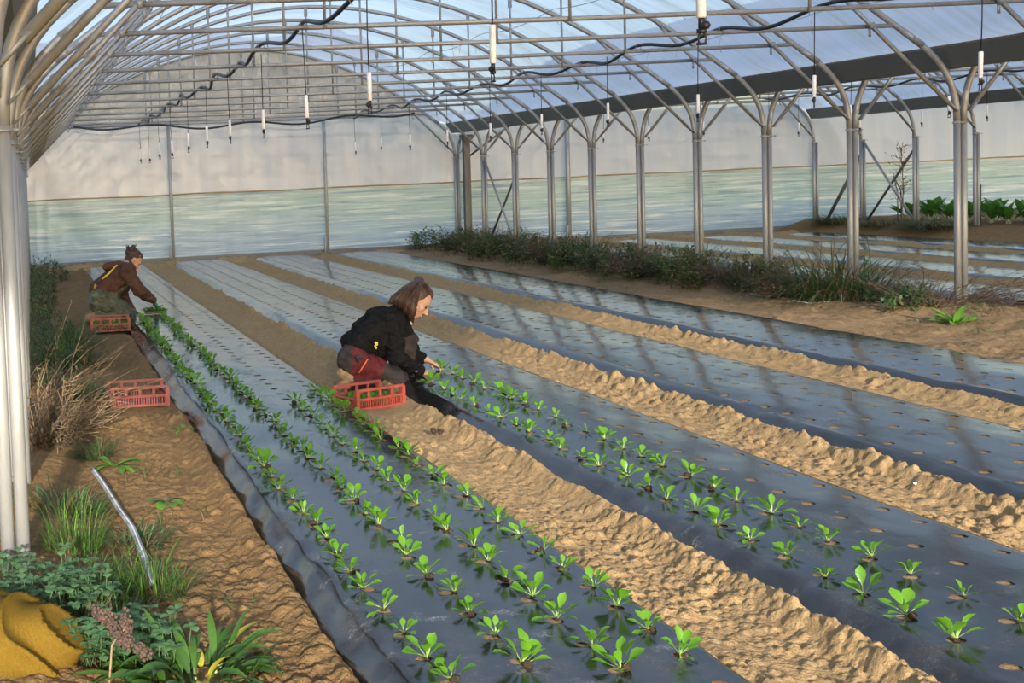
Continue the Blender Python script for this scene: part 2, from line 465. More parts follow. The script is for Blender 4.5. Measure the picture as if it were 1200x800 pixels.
def path_prof(X, Y, U, XA, XB):
    z = .055 - .025 * np.sin(U * PI) ** 2
    ridge = .055 * np.exp(-((X - (XB - .10)) / .055) ** 2) * (1 + .55 * fbm(X * 3, Y * 4, 77, 3))
    for fx, fy, fr in FLAT: ridge = ridge * np.clip(((X - fx) ** 2 + (Y - fy) ** 2) / fr ** 2 - .4, .0, 1)
    z = z + ridge
    z = np.where(U < .14, z * 1 - (.14 - U) * .30, z)
    z = np.where(X > XB - .045, z - (X - (XB - .045)) * 3.2, z)
    return z

YEND = lambda x: wallY(x) - .9
for i in range(3):
    a, b = BEDC[i] + .53, BEDC[i + 1] - .58
    soil_strip('soil_path', lambda Y, a=a, i=i: edge(a, Y, 20 + i), lambda Y, b=b, i=i: edge(b, Y, 30 + i), 'sandy_soil', path_prof, 3.0, 26.4, 84, 1., 50 + i)
def left_prof(X, Y, U, XA, XB):
    z = .03 + np.clip(.25 - X, 0, 1.2) * .16 + .03 * fbm(X * 1.5, Y * 1.5, 9, 3)
    ridge = .05 * np.exp(-((X - (XB - .10)) / .06) ** 2) * np.clip((Y - 3) / 3, 0.4, 1)
    for fx, fy, fr in FLAT: ridge = ridge * np.clip(((X - fx) ** 2 + (Y - fy) ** 2) / (fr * 1.3) ** 2 - .4, .0, 1)
    z = z + ridge
    return np.where(X > XB - .045, z - (X - (XB - .045)) * 3.2, z)
soil_strip('soil_path', lambda Y: Y * 0 - 1.6, lambda Y: edge(BEDC[0] - .58, Y, 29), 'brown_soil', left_prof, 3.0, 26.0, 200, .8, 60)
def verge_prof(X, Y, U, XA, XB):
    z = .05 + .14 * np.exp(-((X - 8.95) / .55) ** 2) + .06 * fbm(X * 1.3, Y * 1.3, 12, 3)
    return z - np.clip(.1 - U, 0, 1) * .5 - np.clip(U - .93, 0, 1) * 2
soil_strip('soil_verge', lambda Y: edge(BEDC[3] + .56, Y, 33), lambda Y: edge(BEDQ[0] - .56, Y, 34), 'shaded_verge_soil', verge_prof, 8.0, 26.5, 210, 1.15, 65, .0028)
for i in range(3):
    a, b = BEDQ[i] + .53, BEDQ[i + 1] - .58
    soil_strip('soil_path', lambda Y, a=a, i=i: edge(a, Y, 40 + i), lambda Y, b=b, i=i: edge(b, Y, 44 + i), 'sandy_soil', path_prof, 12.0, 26.8, 36, 1.2, 70 + i, .008)
soil_strip('soil_verge', lambda Y: edge(BEDQ[3] + .5, Y, 48), lambda Y: Y * 0 + 24, 'brown_soil',
           lambda X, Y, U, XA, XB: .05 + .22 * np.clip((X - 16.2) / .8, 0, 1) - np.clip(.03 - U, 0, 1) * 3, 17.0, 28, 80, .8, 80, .008)
# mounds of loose earth where the beds meet the end wall
def mound_prof(X, Y, U, XA, XB):
    return -.02 + .16 * np.sin(np.clip((Y - (wallY(X) - 1.15)) / 1.25, 0, 1) * PI) * np.clip(.55 + 1.2 * fbm(X * .9, Y * .4, 90, 3), .1, 1.4)
ys = np.linspace(25.0, 27.1, 26); xs = np.linspace(-.9, 17.5, 420); MX, MY = np.meshgrid(xs, ys)
MYY = MY + .067 * (MX - 9)
grid_mesh('soil_bank', MX, MYY, mound_prof(MX, MYY, 0, 0, 0) + clods(MX, MYY, .09, 5, .6) * .5 + .03 * fbm(MX * 4, MYY * 4, 4, 3), 'sandy_soil')

# ------------------------------------------------------------------ mulch film beds
WHERE = ['between the left soil path and the kneeling woman in black', 'holding half-planted seedlings, next to the woman in black',
         'with unplanted holes, third bed from left', 'with unplanted holes, beside the weedy post row']
WHEREQ = ['just behind the right post row', 'second behind the right post row', 'third behind the right post row', 'farthest right, below the leafy greens']
def bed(c, idx, y0, y1, far=False):
    sd = 100 + idx * 7 + (50 if far else 0)
    ys = yrows(y0, y1, .012 if not far else .02, .04)
    us = np.concatenate([np.linspace(-.68, -.55, 7), np.linspace(-.53, .52, 44 if not far else 20), np.linspace(.55, .64, 4)])
    U, Y = np.meshgrid(us, ys)
    X = c + U
    XLe = edge(c - .58, Y, 29 + idx if not far else 43 + idx); X = X + (XLe - (c - .58)) * np.clip(-U * 2, 0, 1)
    top = .105 + .02 * (1 - (U / .55) ** 2)
    fl = np.where(U < -.50, (-.50 - U) * .78, 0) + np.where(U > .50, (U - .5) * .9, 0)
    Z = top - np.abs(fl) + .010 * fbm(X * 1.6, Y * 1.6, sd, 3) + .0022 * fbm(X * 7, Y * 5, sd + 3, 3)
    Z += np.where(U < -.48, .022 * fbm(X * 12, Y * 9, sd + 5, 3), 0)
    x0 = (ROWX0[idx] if not far else c - .41)
    mt = 'mulch_film_%s%d' % ('q' if far else 'm', idx)
    film_mat(mt, x0, .27, 5.29 if idx % 2 else 5.21, (1.0, .9, .35, .3)[idx] if not far else .3)
    o = grid_mesh('mulch_sheet', X, Y, Z, mt, None)
    tag(o, 'long black plastic mulch sheet ' + (WHEREQ if far else WHERE)[idx], 'mulch sheet', 'black mulch sheets on the beds')
    ins = (us > -.5) & (us < .5)
    Zs = Z - .006 + .007 * fbm(X * 14, Y * 14, sd + 9, 3)
    s = grid_mesh('bed_soil', X[:, ins], Y[:, ins], np.minimum(Zs, Z - .002)[:, ins], 'hole_soil')
    return lambda x, y: .105 + .02 * (1 - ((x - c) / .55) ** 2) + .010 * float(fbm(np.array([x * 1.6]), np.array([y * 1.6]), sd, 3)[0]) + .004 * float(fbm(np.array([x * 7.]), np.array([y * 5.]), sd + 3, 3)[0])
bedz = [bed(c, i, 3.0, wallY(c) - (1.15, .9, .7, .75)[i]) for i, c in enumerate(BEDC)]
for i, c in enumerate(BEDQ): bed(c, i, 12.5, wallY(c) - 1.2 - .3 * i, True)

# ------------------------------------------------------------------ greenhouse frame
ZC, ZT = 1.965, 2.90
def arch_pts(x0, x1, y0, y1):
    """centre line of one bow from the left post collar over the ridge to the right post collar"""
    h = (x1 - x0) / 2 - .033; cx = (x0 + x1) / 2
    half = []
    u0 = h - .44
    za = lambda u: 4.36 - .0945 * u * u * (4.54 / h) ** 2
    p3, p0 = (h, ZC), (u0, za(u0)); sl = -2 * .0945 * u0 * (4.54 / h) ** 2
    c0 = (u0 + .26, p0[1] + .26 * sl); c1 = (h, ZC + .42)
    for i in range(11):
        t = i / 10
        half.append(tuple((1 - t) ** 3 * a + 3 * t * (1 - t) ** 2 * b + 3 * t * t * (1 - t) * c + t ** 3 * d for a, b, c, d in zip(p0, c0, c1, p3)))
    out = [(-u, z) for u, z in reversed(half)] + [(u0 * s / 9, za(u0 * s / 9)) for s in range(-8, 9)] + half
    res = []
    for u, z in out:
        f = (u + h) / (2 * h)
        res.append(Vector((cx + u, y0 + (y1 - y0) * f, z)))
    return res, za, u0, cx, h

def flat_end(mb, p, d, L=.13):
    d = d.normalized(); R = d.to_track_quat('Z', 'Y').to_matrix()
    mb.box(p + d * L * .5, (.05, .012, L), R, 'galvanised_steel')

def roof_frame(x0, x1, y0, y1, label, group, full=True):
    pts, za, u0, cx, h = arch_pts(x0, x1, y0, y1)
    Yat = lambda x: y0 + (y1 - y0) * (x - x0) / (x1 - x0)
    e = empty('roof_frame', (cx, (y0 + y1) / 2, ZC), label, 'roof frame', group)
    off = Vector((cx, (y0 + y1) / 2, ZC))
    def bld(mb, name):
        mb.v = [tuple(Vector(v) - off) for v in mb.v]; return mb.build(name, None, e)
    mb = MB(); mb.tube(pts, .030, 10, 'galvanised_steel')
    arch = bld(mb, 'arch')
    for s in (10, len(pts) - 11):                       # sleeve with bolt
        mb = MB(); d = (pts[s + 1] - pts[s - 1]).normalized()
        mb.tube([pts[s] - d * .12, pts[s] + d * .12], .0335, 10, 'galvanised_steel')
        mb.ball(pts[s] + Vector((0, -.034, 0)), .013, 'galvanised_steel', 6)
        bld(mb, 'sleeve')
    ut = math.sqrt(max(0, (4.36 - ZT) / (.0945 * (4.54 / h) ** 2)))
    mb = MB(); mb.tube([(cx - ut, Yat(cx - ut), ZT), (cx, Yat(cx), ZT - .012), (cx + ut, Yat(cx + ut), ZT)], .0205, 8, 'dull_steel')
    for q in range(7):                                   # little crop-wire hooks under the tie bar
        x = cx - ut + (q + .6) * ut * 2 / 7.4
        mb.tube([(x, Yat(x), ZT), (x + .01, Yat(x) - .02, ZT - .05), (x + .03, Yat(x), ZT - .055)], .003, 4, 'dull_steel')
    bld(mb, 'tie_bar')
    if not full: return e
    for u in (-2.02 * h / 4.54, 0, 2.02 * h / 4.54):
        mb = MB(); x = cx + u; y = Yat(x) - .035
        mb.tube([(x, y, ZT - .03), (x, y, za(u) - .05)], .0125, 6, 'dull_steel')
        flat_end(mb, Vector((x, y, za(u) - .16)), Vector((0, 0, 1)), .14)
        bld(mb, 'hanger')
    for s in (-1, 1):
        mb = MB(); a = Vector((cx + s * (h - .03), Yat(cx + s * h) - .04, ZC + .09)); ue = 3.18 * h / 4.54
        b = Vector((cx + s * ue, Yat(cx + s * ue) - .04, za(ue) - .03)); d = (b - a).normalized()
        mb.tube([a + d * .10, b - d * .10], .0205, 8, 'galvanised_steel')
        flat_end(mb, a, d); flat_end(mb, b - d * .12, d)
        k = (ZT - a.z) / (b.z - a.z); c = a + (b - a) * k
        mb.tube([c + Vector((0, 0, -.03)), c + Vector((0, 0, .03))], .028, 6, 'galvanised_steel')
        mb.box(c + Vector((s * -.03, -.02, -.07)), (.02, .012, .07), None, 'galvanised_steel')
        bld(mb, 'brace')
    return e

def post(x, y, zb, label, group, lean=0):
    e = empty('greenhouse_post', (x, y, zb), label, 'post', group)
    for s in (-1, 1):
        mb = MB(); mb.tube([(s * .0325, 0, -.25), (s * .0325, 0, ZC - zb)], .0305, 12, 'galvanised_steel')
        mb.build('tube', None, e)
    mb = MB(); z = ZC - zb - .02
    ring = [(.069 * math.cos(a) * 1.0, .036 * math.sin(a), 0) for a in np.linspace(0, 2 * PI, 17)]
    mb.tube([(p[0], p[1], z) for p in ring], .008, 6, 'galvanised_steel', cap=False)
    mb.tube([(-.09, -.03, z), (-.075, -.03, z)], .008, 6, 'galvanised_steel')
    mb.tube([(.075, -.03, z), (.10, -.03, z)], .008, 6, 'galvanised_steel')
    mb.build('collar', None, e)
    return e

NK = 15
for k in range(NK):
    y0, y1 = YL(k), YR(k) if k else wallY(XR)
    lab = '%s steel roof bow counted from the far end wall, middle bay' % ORD[k] if k else 'steel roof bow against the far end wall, middle bay'
    roof_frame(XL, XR, y0, y1, lab, 'roof bows of the middle bay')
for k in range(10):
    lab = '%s steel roof bow counted from the far end wall, right bay' % ORD[k] if k else 'steel roof bow against the far end wall, right bay'
    roof_frame(XR, XQ, YR(k) if k else wallY(XR), YQ(k), lab, 'roof bows of the right bay')
for k in range(10, -1, -1):
    if k > 9: continue
    n = 9 - k
    lab = '%s galvanised double-tube post from the near end of the right post row' % ORD[n]
    post(XR, YR(k), .16, lab, 'posts of the right row')
for k in range(13, -1, -1):
    n = 13 - k
    if n < 3: lab = ('big galvanised double post rising behind the mustard knit', 'galvanised double post just behind the big left corner post', 'galvanised double post beside the dry stalk clump')[n]
    else: lab = '%s galvanised double post of the crowded left row, counted from nearest' % ORD[n]
    post(XL, YL(k), .02, lab, 'posts of the left row')
for k in range(0, 6):
    post(XQ, YQ(k), .25, '%s galvanised double post from the end wall in farthest right row' % ORD[k], 'posts of the farthest row')

# stub bows of the neighbouring left bay, bending away from the left posts
for k in range(14, 5, -1):
    pts, za, u0, cx, h = arch_pts(XL - 9.135, XL, YL(k), YL(k))
    mb = MB(); mb.tube([p - Vector((XL, YL(k), ZC)) for p in pts[14:]], .03, 10, 'galvanised_steel')
    o = mb.build('roof_bow', None, None, loc=(XL, YL(k), ZC))
    tag(o, '%s grey tube bow curving left out of the left post row, from nearest' % ORD[14 - k], 'roof bow', 'bows of the left bay')

# gutters
def gutter(x, y0, y1, label):
    prof = [(-.21, .205), (-.20, .205), (-.085, .012), (.085, .012), (.20, .205), (.21, .205), (.21, .195), (.095, 0), (-.095, 0), (-.21, .195)]
    mb = MB(); n = len(prof); vs = []
    segs = np.linspace(y0, y1, 18)
    for y in segs: vs += [(px, y - y0, pz) for px, pz in prof]
    fs = [(i * n + k, i * n + (k + 1) % n, (i + 1) * n + (k + 1) % n, (i + 1) * n + k) for i in range(len(segs) - 1) for k in range(n)]
    fs += [tuple(range(n)), tuple((len(segs) - 1) * n + k for k in range(n - 1, -1, -1))]
    mb.add(vs, fs, 'gutter_steel')
    o = mb.build('gutter', None, None, smooth=False, loc=(x, y0, 2.475))
    tag(o, label, 'gutter', 'roof gutters')
    lip = MB()
    for s in (-1, 1): lip.tube([(s * .205, 0, .212), (s * .205, y1 - y0, .212)], .012, 6, 'wood')
    lip.build('film_clip', None, o)
gutter(XR, -4, wallY(XR) - .02, 'dark grey steel gutter along the top of right post row')
gutter(XL, -4, wallY(XL) - .02, 'grey steel gutter along the top of left post row')
gutter(XQ, 10, wallY(XQ) - .02, 'dark grey steel gutter above the farthest post row on the right')

# ------------------------------------------------------------------ roof film
def roof(name, x0, x1, y0, yl, yr):
    pts, za, u0, cx, h = arch_pts(x0, x1, 0, 0)
    pr = [(p.x, p.z + .036) for p in pts if p.z > 2.66]
    pr = [(x0 + .2, 2.685)] + pr + [(x1 - .2, 2.685)]
    px = np.array([p[0] for p in pr]); pz = np.array([p[1] for p in pr])
    V = np.linspace(0, 1, 150)
    T = (px - x0) / (x1 - x0)
    Y = y0 + (np.outer(V, (yl + (yr - yl) * T) - y0))
    ph = (YR(0) - Y) / STEP * PI
    Z = pz[None, :] - .03 * np.abs(np.sin(ph)) * np.sin(np.clip(T, 0, 1) * PI)[None, :]
    return grid_mesh(name, np.repeat(px[None, :], 150, 0), Y, Z, 'roof_film')
roof('ceiling_middle', XL, XR, -4, wallY(XL), wallY(XR))
roof('ceiling_right', XR, XQ, -4, wallY(XR), wallY(XQ))
roof('ceiling_added', XQ, XQ + 9.1, -4, wallY(XQ), wallY(XQ + 9))  # extra bay roof, added to keep direct sun off the end wall
roof('ceiling_left', XL - 9.135, XL, -4, wallY(XL - 9), wallY(XL))

# ------------------------------------------------------------------ end wall
def wall_mesh():
    me = MB()
    xs = np.linspace(-9.3, 33, 420)
    zs = [-.25, .1, .5, .9, 1.2, 1.44, 1.441, 1.9, 2.4, 2.93]
    def ztop(x):
        for a, b in ((XL - 9.135, XL), (XL, XR), (XR, XQ)):
            if a <= x <= b:
                h = (b - a) / 2; u = x - (a + b) / 2
                return max(2.94, 4.38 - .0945 * u * u * (4.54 / (h - .03)) ** 2)
        return 2.94
    n = len(zs)
    rows = []
    vs = []
    for x in xs:
        rip = lambda z: .012 * math.sin(x * 9 + z * 3) + .006 * math.sin(x * 23)
        for z in zs: vs.append((x, wallY(x) + .06 + rip(z), z))
        zt = ztop(x)
        for q in (1 / 3, 2 / 3, 1): vs.append((x, wallY(x) + .06, 2.93 + (zt - 2.93) * q))
    N = n + 3
    for i in range(len(xs) - 1):
        for k in range(N - 1):
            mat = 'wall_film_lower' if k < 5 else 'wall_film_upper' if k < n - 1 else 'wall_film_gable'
            rows.append(((i * N + k, (i + 1) * N + k, (i + 1) * N + k + 1, i * N + k + 1), mat))
    for mname in ('wall_film_lower', 'wall_film_upper', 'wall_film_gable'): me.slot(mname)
    me.v = vs; me.f = [r[0] for r in rows]; me.mi = [me.slot(r[1]) for r in rows]
    o = me.build('wall_back'); o['kind'] = 'structure'
wall_mesh()
def rail(name, z, r, mat, x0=-9.2, x1=32.8, dy=0., wob=0.):
    mb = MB(); xs = np.linspace(x0, x1, 70)
    mb.tube([(x, wallY(x) + dy, z + wob * math.sin(x * 2.1) + wob * .5 * math.sin(x * 5.3)) for x in xs], r, 6, mat)
    o = mb.build(name); o['kind'] = 'structure'
rail('trim_1', 2.90, .030, 'dull_steel')
rail('trim_2', 1.445, .016, 'wood', dy=.03, wob=.006)
mb = MB(); 
for i in range(87):
    x = -9 + i * .48; mb.box((x + .24, wallY(x + .24) + .0, .06), (.49, .035, .20), Matrix.Rotation(.067, 3, 'Z'), 'dark_steel')
o = mb.build('trim_3', smooth=False); o['kind'] = 'structure'
def wall_post(x, w, mat, label, zt=2.9, dy=-.06):
    e = empty('end_wall_post', (x, wallY(x) + dy, -.1), label, 'wall post', 'upright posts along the end wall')
    mb = MB(); mb.tube([(0, 0, 0), (.0, 0, zt + .1)], w, 10, mat); mb.build('upright', None, e)
    mb = MB(); mb.box((-.05, -.03, .36), (.06, .02, .3), None, mat); mb.tube([(-.06, -.04, .16), (-.06, -.04, .5)], .02, 8, mat)
    mb.build('foot_bracket', None, e)
wall_post(2.86, .034, 'dull_steel', 'slim steel upright on end wall, behind the woman in brown')
wall_post(6.13, .034, 'dull_steel', 'slim steel upright on end wall, at the end of third bed')
wall_post(11.45, .05, 'galvanised_steel', 'pale steel upright on end wall, left one seen behind the right post row')
wall_post(14.45, .045, 'dull_steel', 'steel upright on end wall, right one seen behind the right post row')
# square dark corner column
mb = MB(); mb.box((0, 0, 1.2), (.13, .13, 2.6), None, 'dark_steel'); mb.box((0, -.01, 2.5), (.22, .2, .05), None, 'dark_steel')
o = mb.build('corner_post', None, None, smooth=False, loc=(9.12, wallY(9.1) - .28, -.1))
tag(o, 'dark grey square corner post where gutter meets the end wall', 'post')
# cross braces between posts
def strut(p, q, r, mat, label, group):
    p, q = Vector(p), Vector(q); mb = MB(); mb.tube([Vector((0, 0, 0)), q - p], r, 8, mat)
    for c, d in ((Vector((0, 0, 0)), q - p), (q - p, p - q)):
        R = d.normalized().to_track_quat('Z', 'Y').to_matrix(); mb.box(c + d.normalized() * .05, (.05, .014, .12), R, mat)
    o = mb.build('cross_strut', None, None, loc=p); tag(o, label, 'strut', group)
g = 'diagonal struts between posts'
strut((9.0, YR(1) - .05, 1.85), (9.0, YR(2) - .05, .15), .022, 'galvanised_steel', 'light steel strut slanting down right beyond the right post row, near its far end', g)
strut((9.03, YR(1), .15), (9.03, YR(2), 1.6), .022, 'dark_steel', 'dark steel strut slanting up right in the right row, crossing the light one', g)
strut((9.1, wallY(9.1) - .2, 1.9), (10.4, wallY(10.4) - .1, 2.75), .022, 'dark_steel', 'short dark strut from the square corner post up to the right bay roof', g)
strut((XQ, YQ(1) - .05, 1.9), (XQ, YQ(2) - .05, .2), .024, 'dull_steel', 'grey strut slanting down right in the farthest post row', g)
strut((XQ + .03, YQ(1), .2), (XQ + .03, YQ(2), 1.8), .024, 'dark_steel', 'dark strut slanting up right behind the tall dead weed', g)
strut((XQ - .1, YQ(0) - .4, .1), (XQ, YQ(1), 1.7), .034, 'dark_steel', 'thick dark strut at the left end of farthest post row', g)

# crop wires
for i, (x, z) in enumerate(((1.15, 3.12), (4.3, 2.97), (7.75, 3.1))):
    mb = MB(); ys = np.linspace(wallY(x) - .12, YR(11), 111)
    mb.tube([(0, y - ys[0], -.05 * abs(math.sin((y - YR(0)) / STEP * PI))) for y in ys], .0028, 4, 'dull_steel')
    for q in range(1, 60):
        y = ys[0] - q * .24; 
        if random.random() < .5: mb.tube([(0, y - ys[0], -.04), (.02 * random.uniform(-1, 1), y - ys[0] + .01, -.1 - .08 * random.random())], .002, 3, 'dull_steel')
    o = mb.build('crop_wire', None, None, loc=(x, ys[0], z))
    tag(o, 'thin crop wire with string ends, ' + ('left', 'centre', 'right')[i] + ' one along the middle bay roof', 'wire', 'crop wires under the roof')

# ------------------------------------------------------------------ irrigation
def hose(x, k0, label, ya=None):
    pts = []
    y = YR(k0); ph = random.random() * 6
    ys = np.arange(YR(k0), wallY(x) - .42, STEP / 12)
    for yy in ys:
        f = ((YR(0) - yy) / STEP) % 1
        z = ZT + .04 - .085 * math.sin(f * PI) ** 2 + .015 * math.sin(yy * 1.7 + ph)
        pts.append((x + .035 * math.sin(yy * 2.3 + ph) + .03 * math.sin(yy * .9) - x, yy - ys[0], z - ZT))
    mb = MB(); mb.tube(pts, .018, 8, 'black_hose')
    o = mb.build('irrigation_hose', None, None, loc=(x, ys[0], ZT)); tag(o, label, 'hose', 'irrigation hoses')
    cl = MB()
    for yy in np.arange(YR(k0) , YR(0) - .5, STEP):
        i = int(round((yy - ys[0]) / (STEP / 12)))
        if i < len(pts):
            p = Vector(pts[i]); cl.tube([p + Vector((-.028, 0, -.05)), p + Vector((-.022, 0, .02)), p + Vector((.022, 0, .02)), p + Vector((.028, 0, -.05))], .004, 4, 'bright_red_plastic' if random.random() < .3 else 'dull_steel')
    cl.build('clip', None, o)
hose(2.25, 14, 'black watering hose under the roof on the left, above the seedlings')
hose(6.65, 14, 'black watering hose under the roof of middle bay, right one')
hose(11.4, 9, 'black watering hose seen beyond the right gutter, left one')
hose(15.6, 9, 'black watering hose seen beyond the right gutter, farther one')
mb = MB(); pts = []
for i in range(50):
    x = .9 + i * (8.0 - .9) / 49; pts.append((x - .9, .067 * (x - .9), .05 * math.sin(x * 3.1) - .1 * math.sin((x - .9) / 7.1 * PI) + .02 * x * .3))
mb.tube(pts, .02, 8, 'black_hose'); o = mb.build('supply_hose', None, None, loc=(.9, wallY(.9) - .35, 2.88))
tag(o, 'black supply hose sagging across the far end wall', 'hose')

def make_sprinkler():
    e = empty('sprinkler', (0, 0, 0), 'x', 'sprinkler')
    mb = MB(); mb.tube([(0, 0, .80), (.004, 0, .5), (0, 0, .24)], .0042, 5, 'black_plastic'); mb.build('drop_tube', None, e)
    mb = MB(); mb.tube([(0, 0, .085), (0, 0, .09), (0, 0, .265), (0, 0, .27)], [.012, .0155, .0155, .012], 10, 'white_plastic'); mb.build('weight', None, e)
    mb = MB(); mb.tube([(0, 0, .09), (0, 0, .05)], .010, 8, 'black_plastic'); mb.ball((.012, 0, .06), .016, 'black_plastic', 8)
    mb.box((0, 0, .042), (.03, .012, .014), None, 'black_plastic')
    mb.tube([(.012 * math.cos(a) + .002, 0, .018 + .020 * math.sin(a)) for a in np.linspace(0, 2 * PI, 11)], .0035, 5, 'black_plastic', cap=False)
    mb.tube([(-.016, 0, 0), (.016, 0, 0)], .005, 5, 'black_plastic')
    mb.build('spray_head', None, e)
    return e
spr = make_sprinkler(); kidmap = {}
for o in COL.objects:
    if o.parent: kidmap.setdefault(o.parent.name, []).append(o)
first = [True]
def place(proto, loc, label, group, rz=0, s=1., rx=0, ry=0):
    if first[0] is True: o = proto; first[0] = False
    else: o = copy_tree(proto, kidmap)
    o.location = loc; o.rotation_euler = (rx, ry, rz); o.scale = (s, s, s)
    o['label'] = label; o['group'] = group
    return o
LN = [(2.25, [4.17, 6.12] + [4.45 + 1.95 * i for i in range(2, 12)], 'left hose of middle bay'), (6.65, [8.58 + 1.925 * i for i in range(10)], 'right hose of middle bay'),
      (11.4, [15.3 + 1.93 * i for i in range(6)], 'first hose beyond the right gutter'), (15.6, [20.0, 21.5, 23.3, 25.2], 'second hose beyond the right gutter')]
for x, yl, nm in LN:
    for i, y in enumerate(yl):
        yy = y + random.uniform(-.06, .06)
        place(spr, (x, yy, 2.10 + random.uniform(-.03, .02)), '%s white hanging sprinkler from the near end of the %s' % (ORD[i], nm), 'white hanging sprinklers', random.uniform(0, 6), 1, random.uniform(-.02, .02), random.uniform(-.03, .03))

# ------------------------------------------------------------------ seedlings
def make_seedling(seed, plug=False, nl=9, L=.095):
    r = random.Random(seed); mb = MB()
    for i in range(nl):
        az = i * 2.4 + r.uniform(-.4, .4); inner = i / nl
        l = L * r.uniform(.75, 1.15); up = .35 + .95 * inner + r.uniform(-.2, .2)
        w = l * r.uniform(.31, .44)
        mb.leaf((.006 * math.cos(az), .006 * math.sin(az), .002), az, l, w, up, r.uniform(.1, .7), 'seedling_leaf', .34, 'seedling_stem', .0028, .18, 6, .58, r.uniform(-.3, .3))
    o = mb.build('seedling', None)
    if plug:
        pm = MB(); q = r.uniform(0, 6)
        pm.ball((.018 * math.cos(q), .018 * math.sin(q), .004), .021, 'peat', 8, (1.15, 1, .7))
        pm.build('soil_plug', None, o)
    else:
        pm = MB(); pm.ball((0, 0, -.006), .014, 'peat', 7, (1, 1, .5)); pm.build('soil_plug', None, o)
    return o
sproto = [make_seedling(i, i % 3 == 0, 7 + i % 4, .088 + .006 * (i % 4)) for i in range(8)]
for o in COL.objects:
    if o.parent and o.parent in sproto: kidmap.setdefault(o.parent.name, []).append(o)
used = set()
def seedling(x, y, z, label, group, s=1., wilt=0, cat='seedling'):
    i = random.randrange(8)
    if i not in used: used.add(i); o = sproto[i]
    else: o = copy_tree(sproto[i], kidmap)
    o.location = (x, y, z); o.rotation_euler = (random.uniform(-.3, .3) + wilt, random.uniform(-.3, .3), random.uniform(0, 6.28)); q = s * random.uniform(.8, 1.2); o.scale = (q, q, q * random.uniform(.8, 1.15))
    tag(o, label, cat, group)
rows = [(0, 1.21, 5.21, 3.75, 15.05, 'leftmost row of near left bed'), (0, 1.49, 5.33, 3.75, 15.05, 'second row of near left bed'),
        (0, 1.765, 5.21, 3.75, 8.8, 'third row of near left bed'), (0, 2.03, 5.33, 3.75, 9.4, 'fourth row of near left bed'),
        (1, 2.91, 5.29, 3.82, 9.45, 'left row of the bed beside woman in black'), (1, 3.19, 5.41, 3.82, 10.0, 'second row of the bed beside woman in black')]
for bi, x, ph, ya, yb, nm in rows:
    y = ph - math.floor((ph - ya) / .235) * .235; n = 0
    while y < yb:
        xx, yy = x + random.uniform(-.022, .022), y + random.uniform(-.03, .03)
        far = yy > 9.2
        if n < 22: lab = '%s green seedling from the near end, %s' % (ORD[n], nm)
        else: lab = 'small distant seedling, far stretch of %s' % nm.replace('beside woman in black', 'by the woman')
        seedling(xx, yy, bedz[bi](xx, yy) + .004, lab, 'seedlings in the ' + nm, .86 if far else .80)
        y += .235; n += 1

# ------------------------------------------------------------------ crates
def crate(loc, rz, mat, label, rx=0, sx=.47, sy=.33):
    e = empty('produce_crate', loc, label, 'crate', 'red plastic produce crates', rz); e.rotation_euler.x = rx
    hx, hy = sx / 2, sy / 2; H1 = .085; H2 = .145
    mb = MB(); mb.box((0, 0, .006), (sx - .02, sy - .02, .012), None, mat)
    for s in (-1, 1):                                    # long slotted sides
        y = s * hy
        for z, h in ((.01, .02), (H1 - .006, .018)): mb.box((0, y, z), (sx, .012, h), None, mat)
        n = 21
        for i in range(n + 1): mb.box((-hx + i * sx / n, y, H1 / 2), (.0085, .008, H1), None, mat)
        mb.box((0, y + s * .005, H1), (sx + .012, .022, .008), None, mat)
        x = s * hx
        for z, h in ((.01, .02), (H1 - .006, .018)): mb.box((x, 0, z), (.012, sy, h), None, mat)
        n2 = 14
        for i in range(n2 + 1): mb.box((x, -hy + i * sy / n2, H1 / 2), (.008, .0085, H1), None, mat)
        mb.box((x + s * .005, 0, H1), (.022, sy + .012, .008), None, mat)
    mb.build('tray', None, e, smooth=False)
    for s in (-1, 1):
        for q in (-1, 1):
            c = MB(); c.box((q * hx, s * hy, .07), (.03, .03, .145), None, mat); c.build('corner_post', None, e, smooth=False)
        h = MB(); h.box((0, s * hy, H2), (sx + .02, .02, .018), None, mat)
        for i in (-1, 0, 1): h.box((i * sx / 4, s * hy, (H1 + H2) / 2), (.02, .012, H2 - H1), None, mat)
        h.build('handle', None, e, smooth=False)
    return e
c1 = (2.35, 9.0, .035)
crate(c1, .42, 'bright_red_plastic', 'red plastic crate of seedlings beside the kneeling woman in black', 0, .41, .26)
c2 = (.83, 14.5, .055)
crate(c2, -.03, 'red_plastic', 'red plastic crate on the path behind the woman in brown', 0, .42, .34)
crate((.73, 9.55, .05), .03, 'red_plastic', 'empty red plastic crate on the left soil path, by the dry stalks', 0, .41, .33)
def in_crate(c, rz, nx, ny, sx, sy, label, group, s):
    k = 0
    for i in range(nx):
        for j in range(ny):
            x = (i / (nx - 1) - .5) * sx; y = (j / (ny - 1) - .5) * sy
            seedling(c[0] + x * math.cos(rz) - y * math.sin(rz), c[1] + x * math.sin(rz) + y * math.cos(rz), c[2] + .03, label, group, s)
in_crate(c1, .42, 7, 4, .34, .18, 'young seedling packed among others in the crate beside the woman in black', 'seedlings in the near crate', .8)
in_crate(c2, -.03, 6, 3, .36, .24, 'young seedling packed in the crate behind the woman in brown', 'seedlings in the far crate', .75)

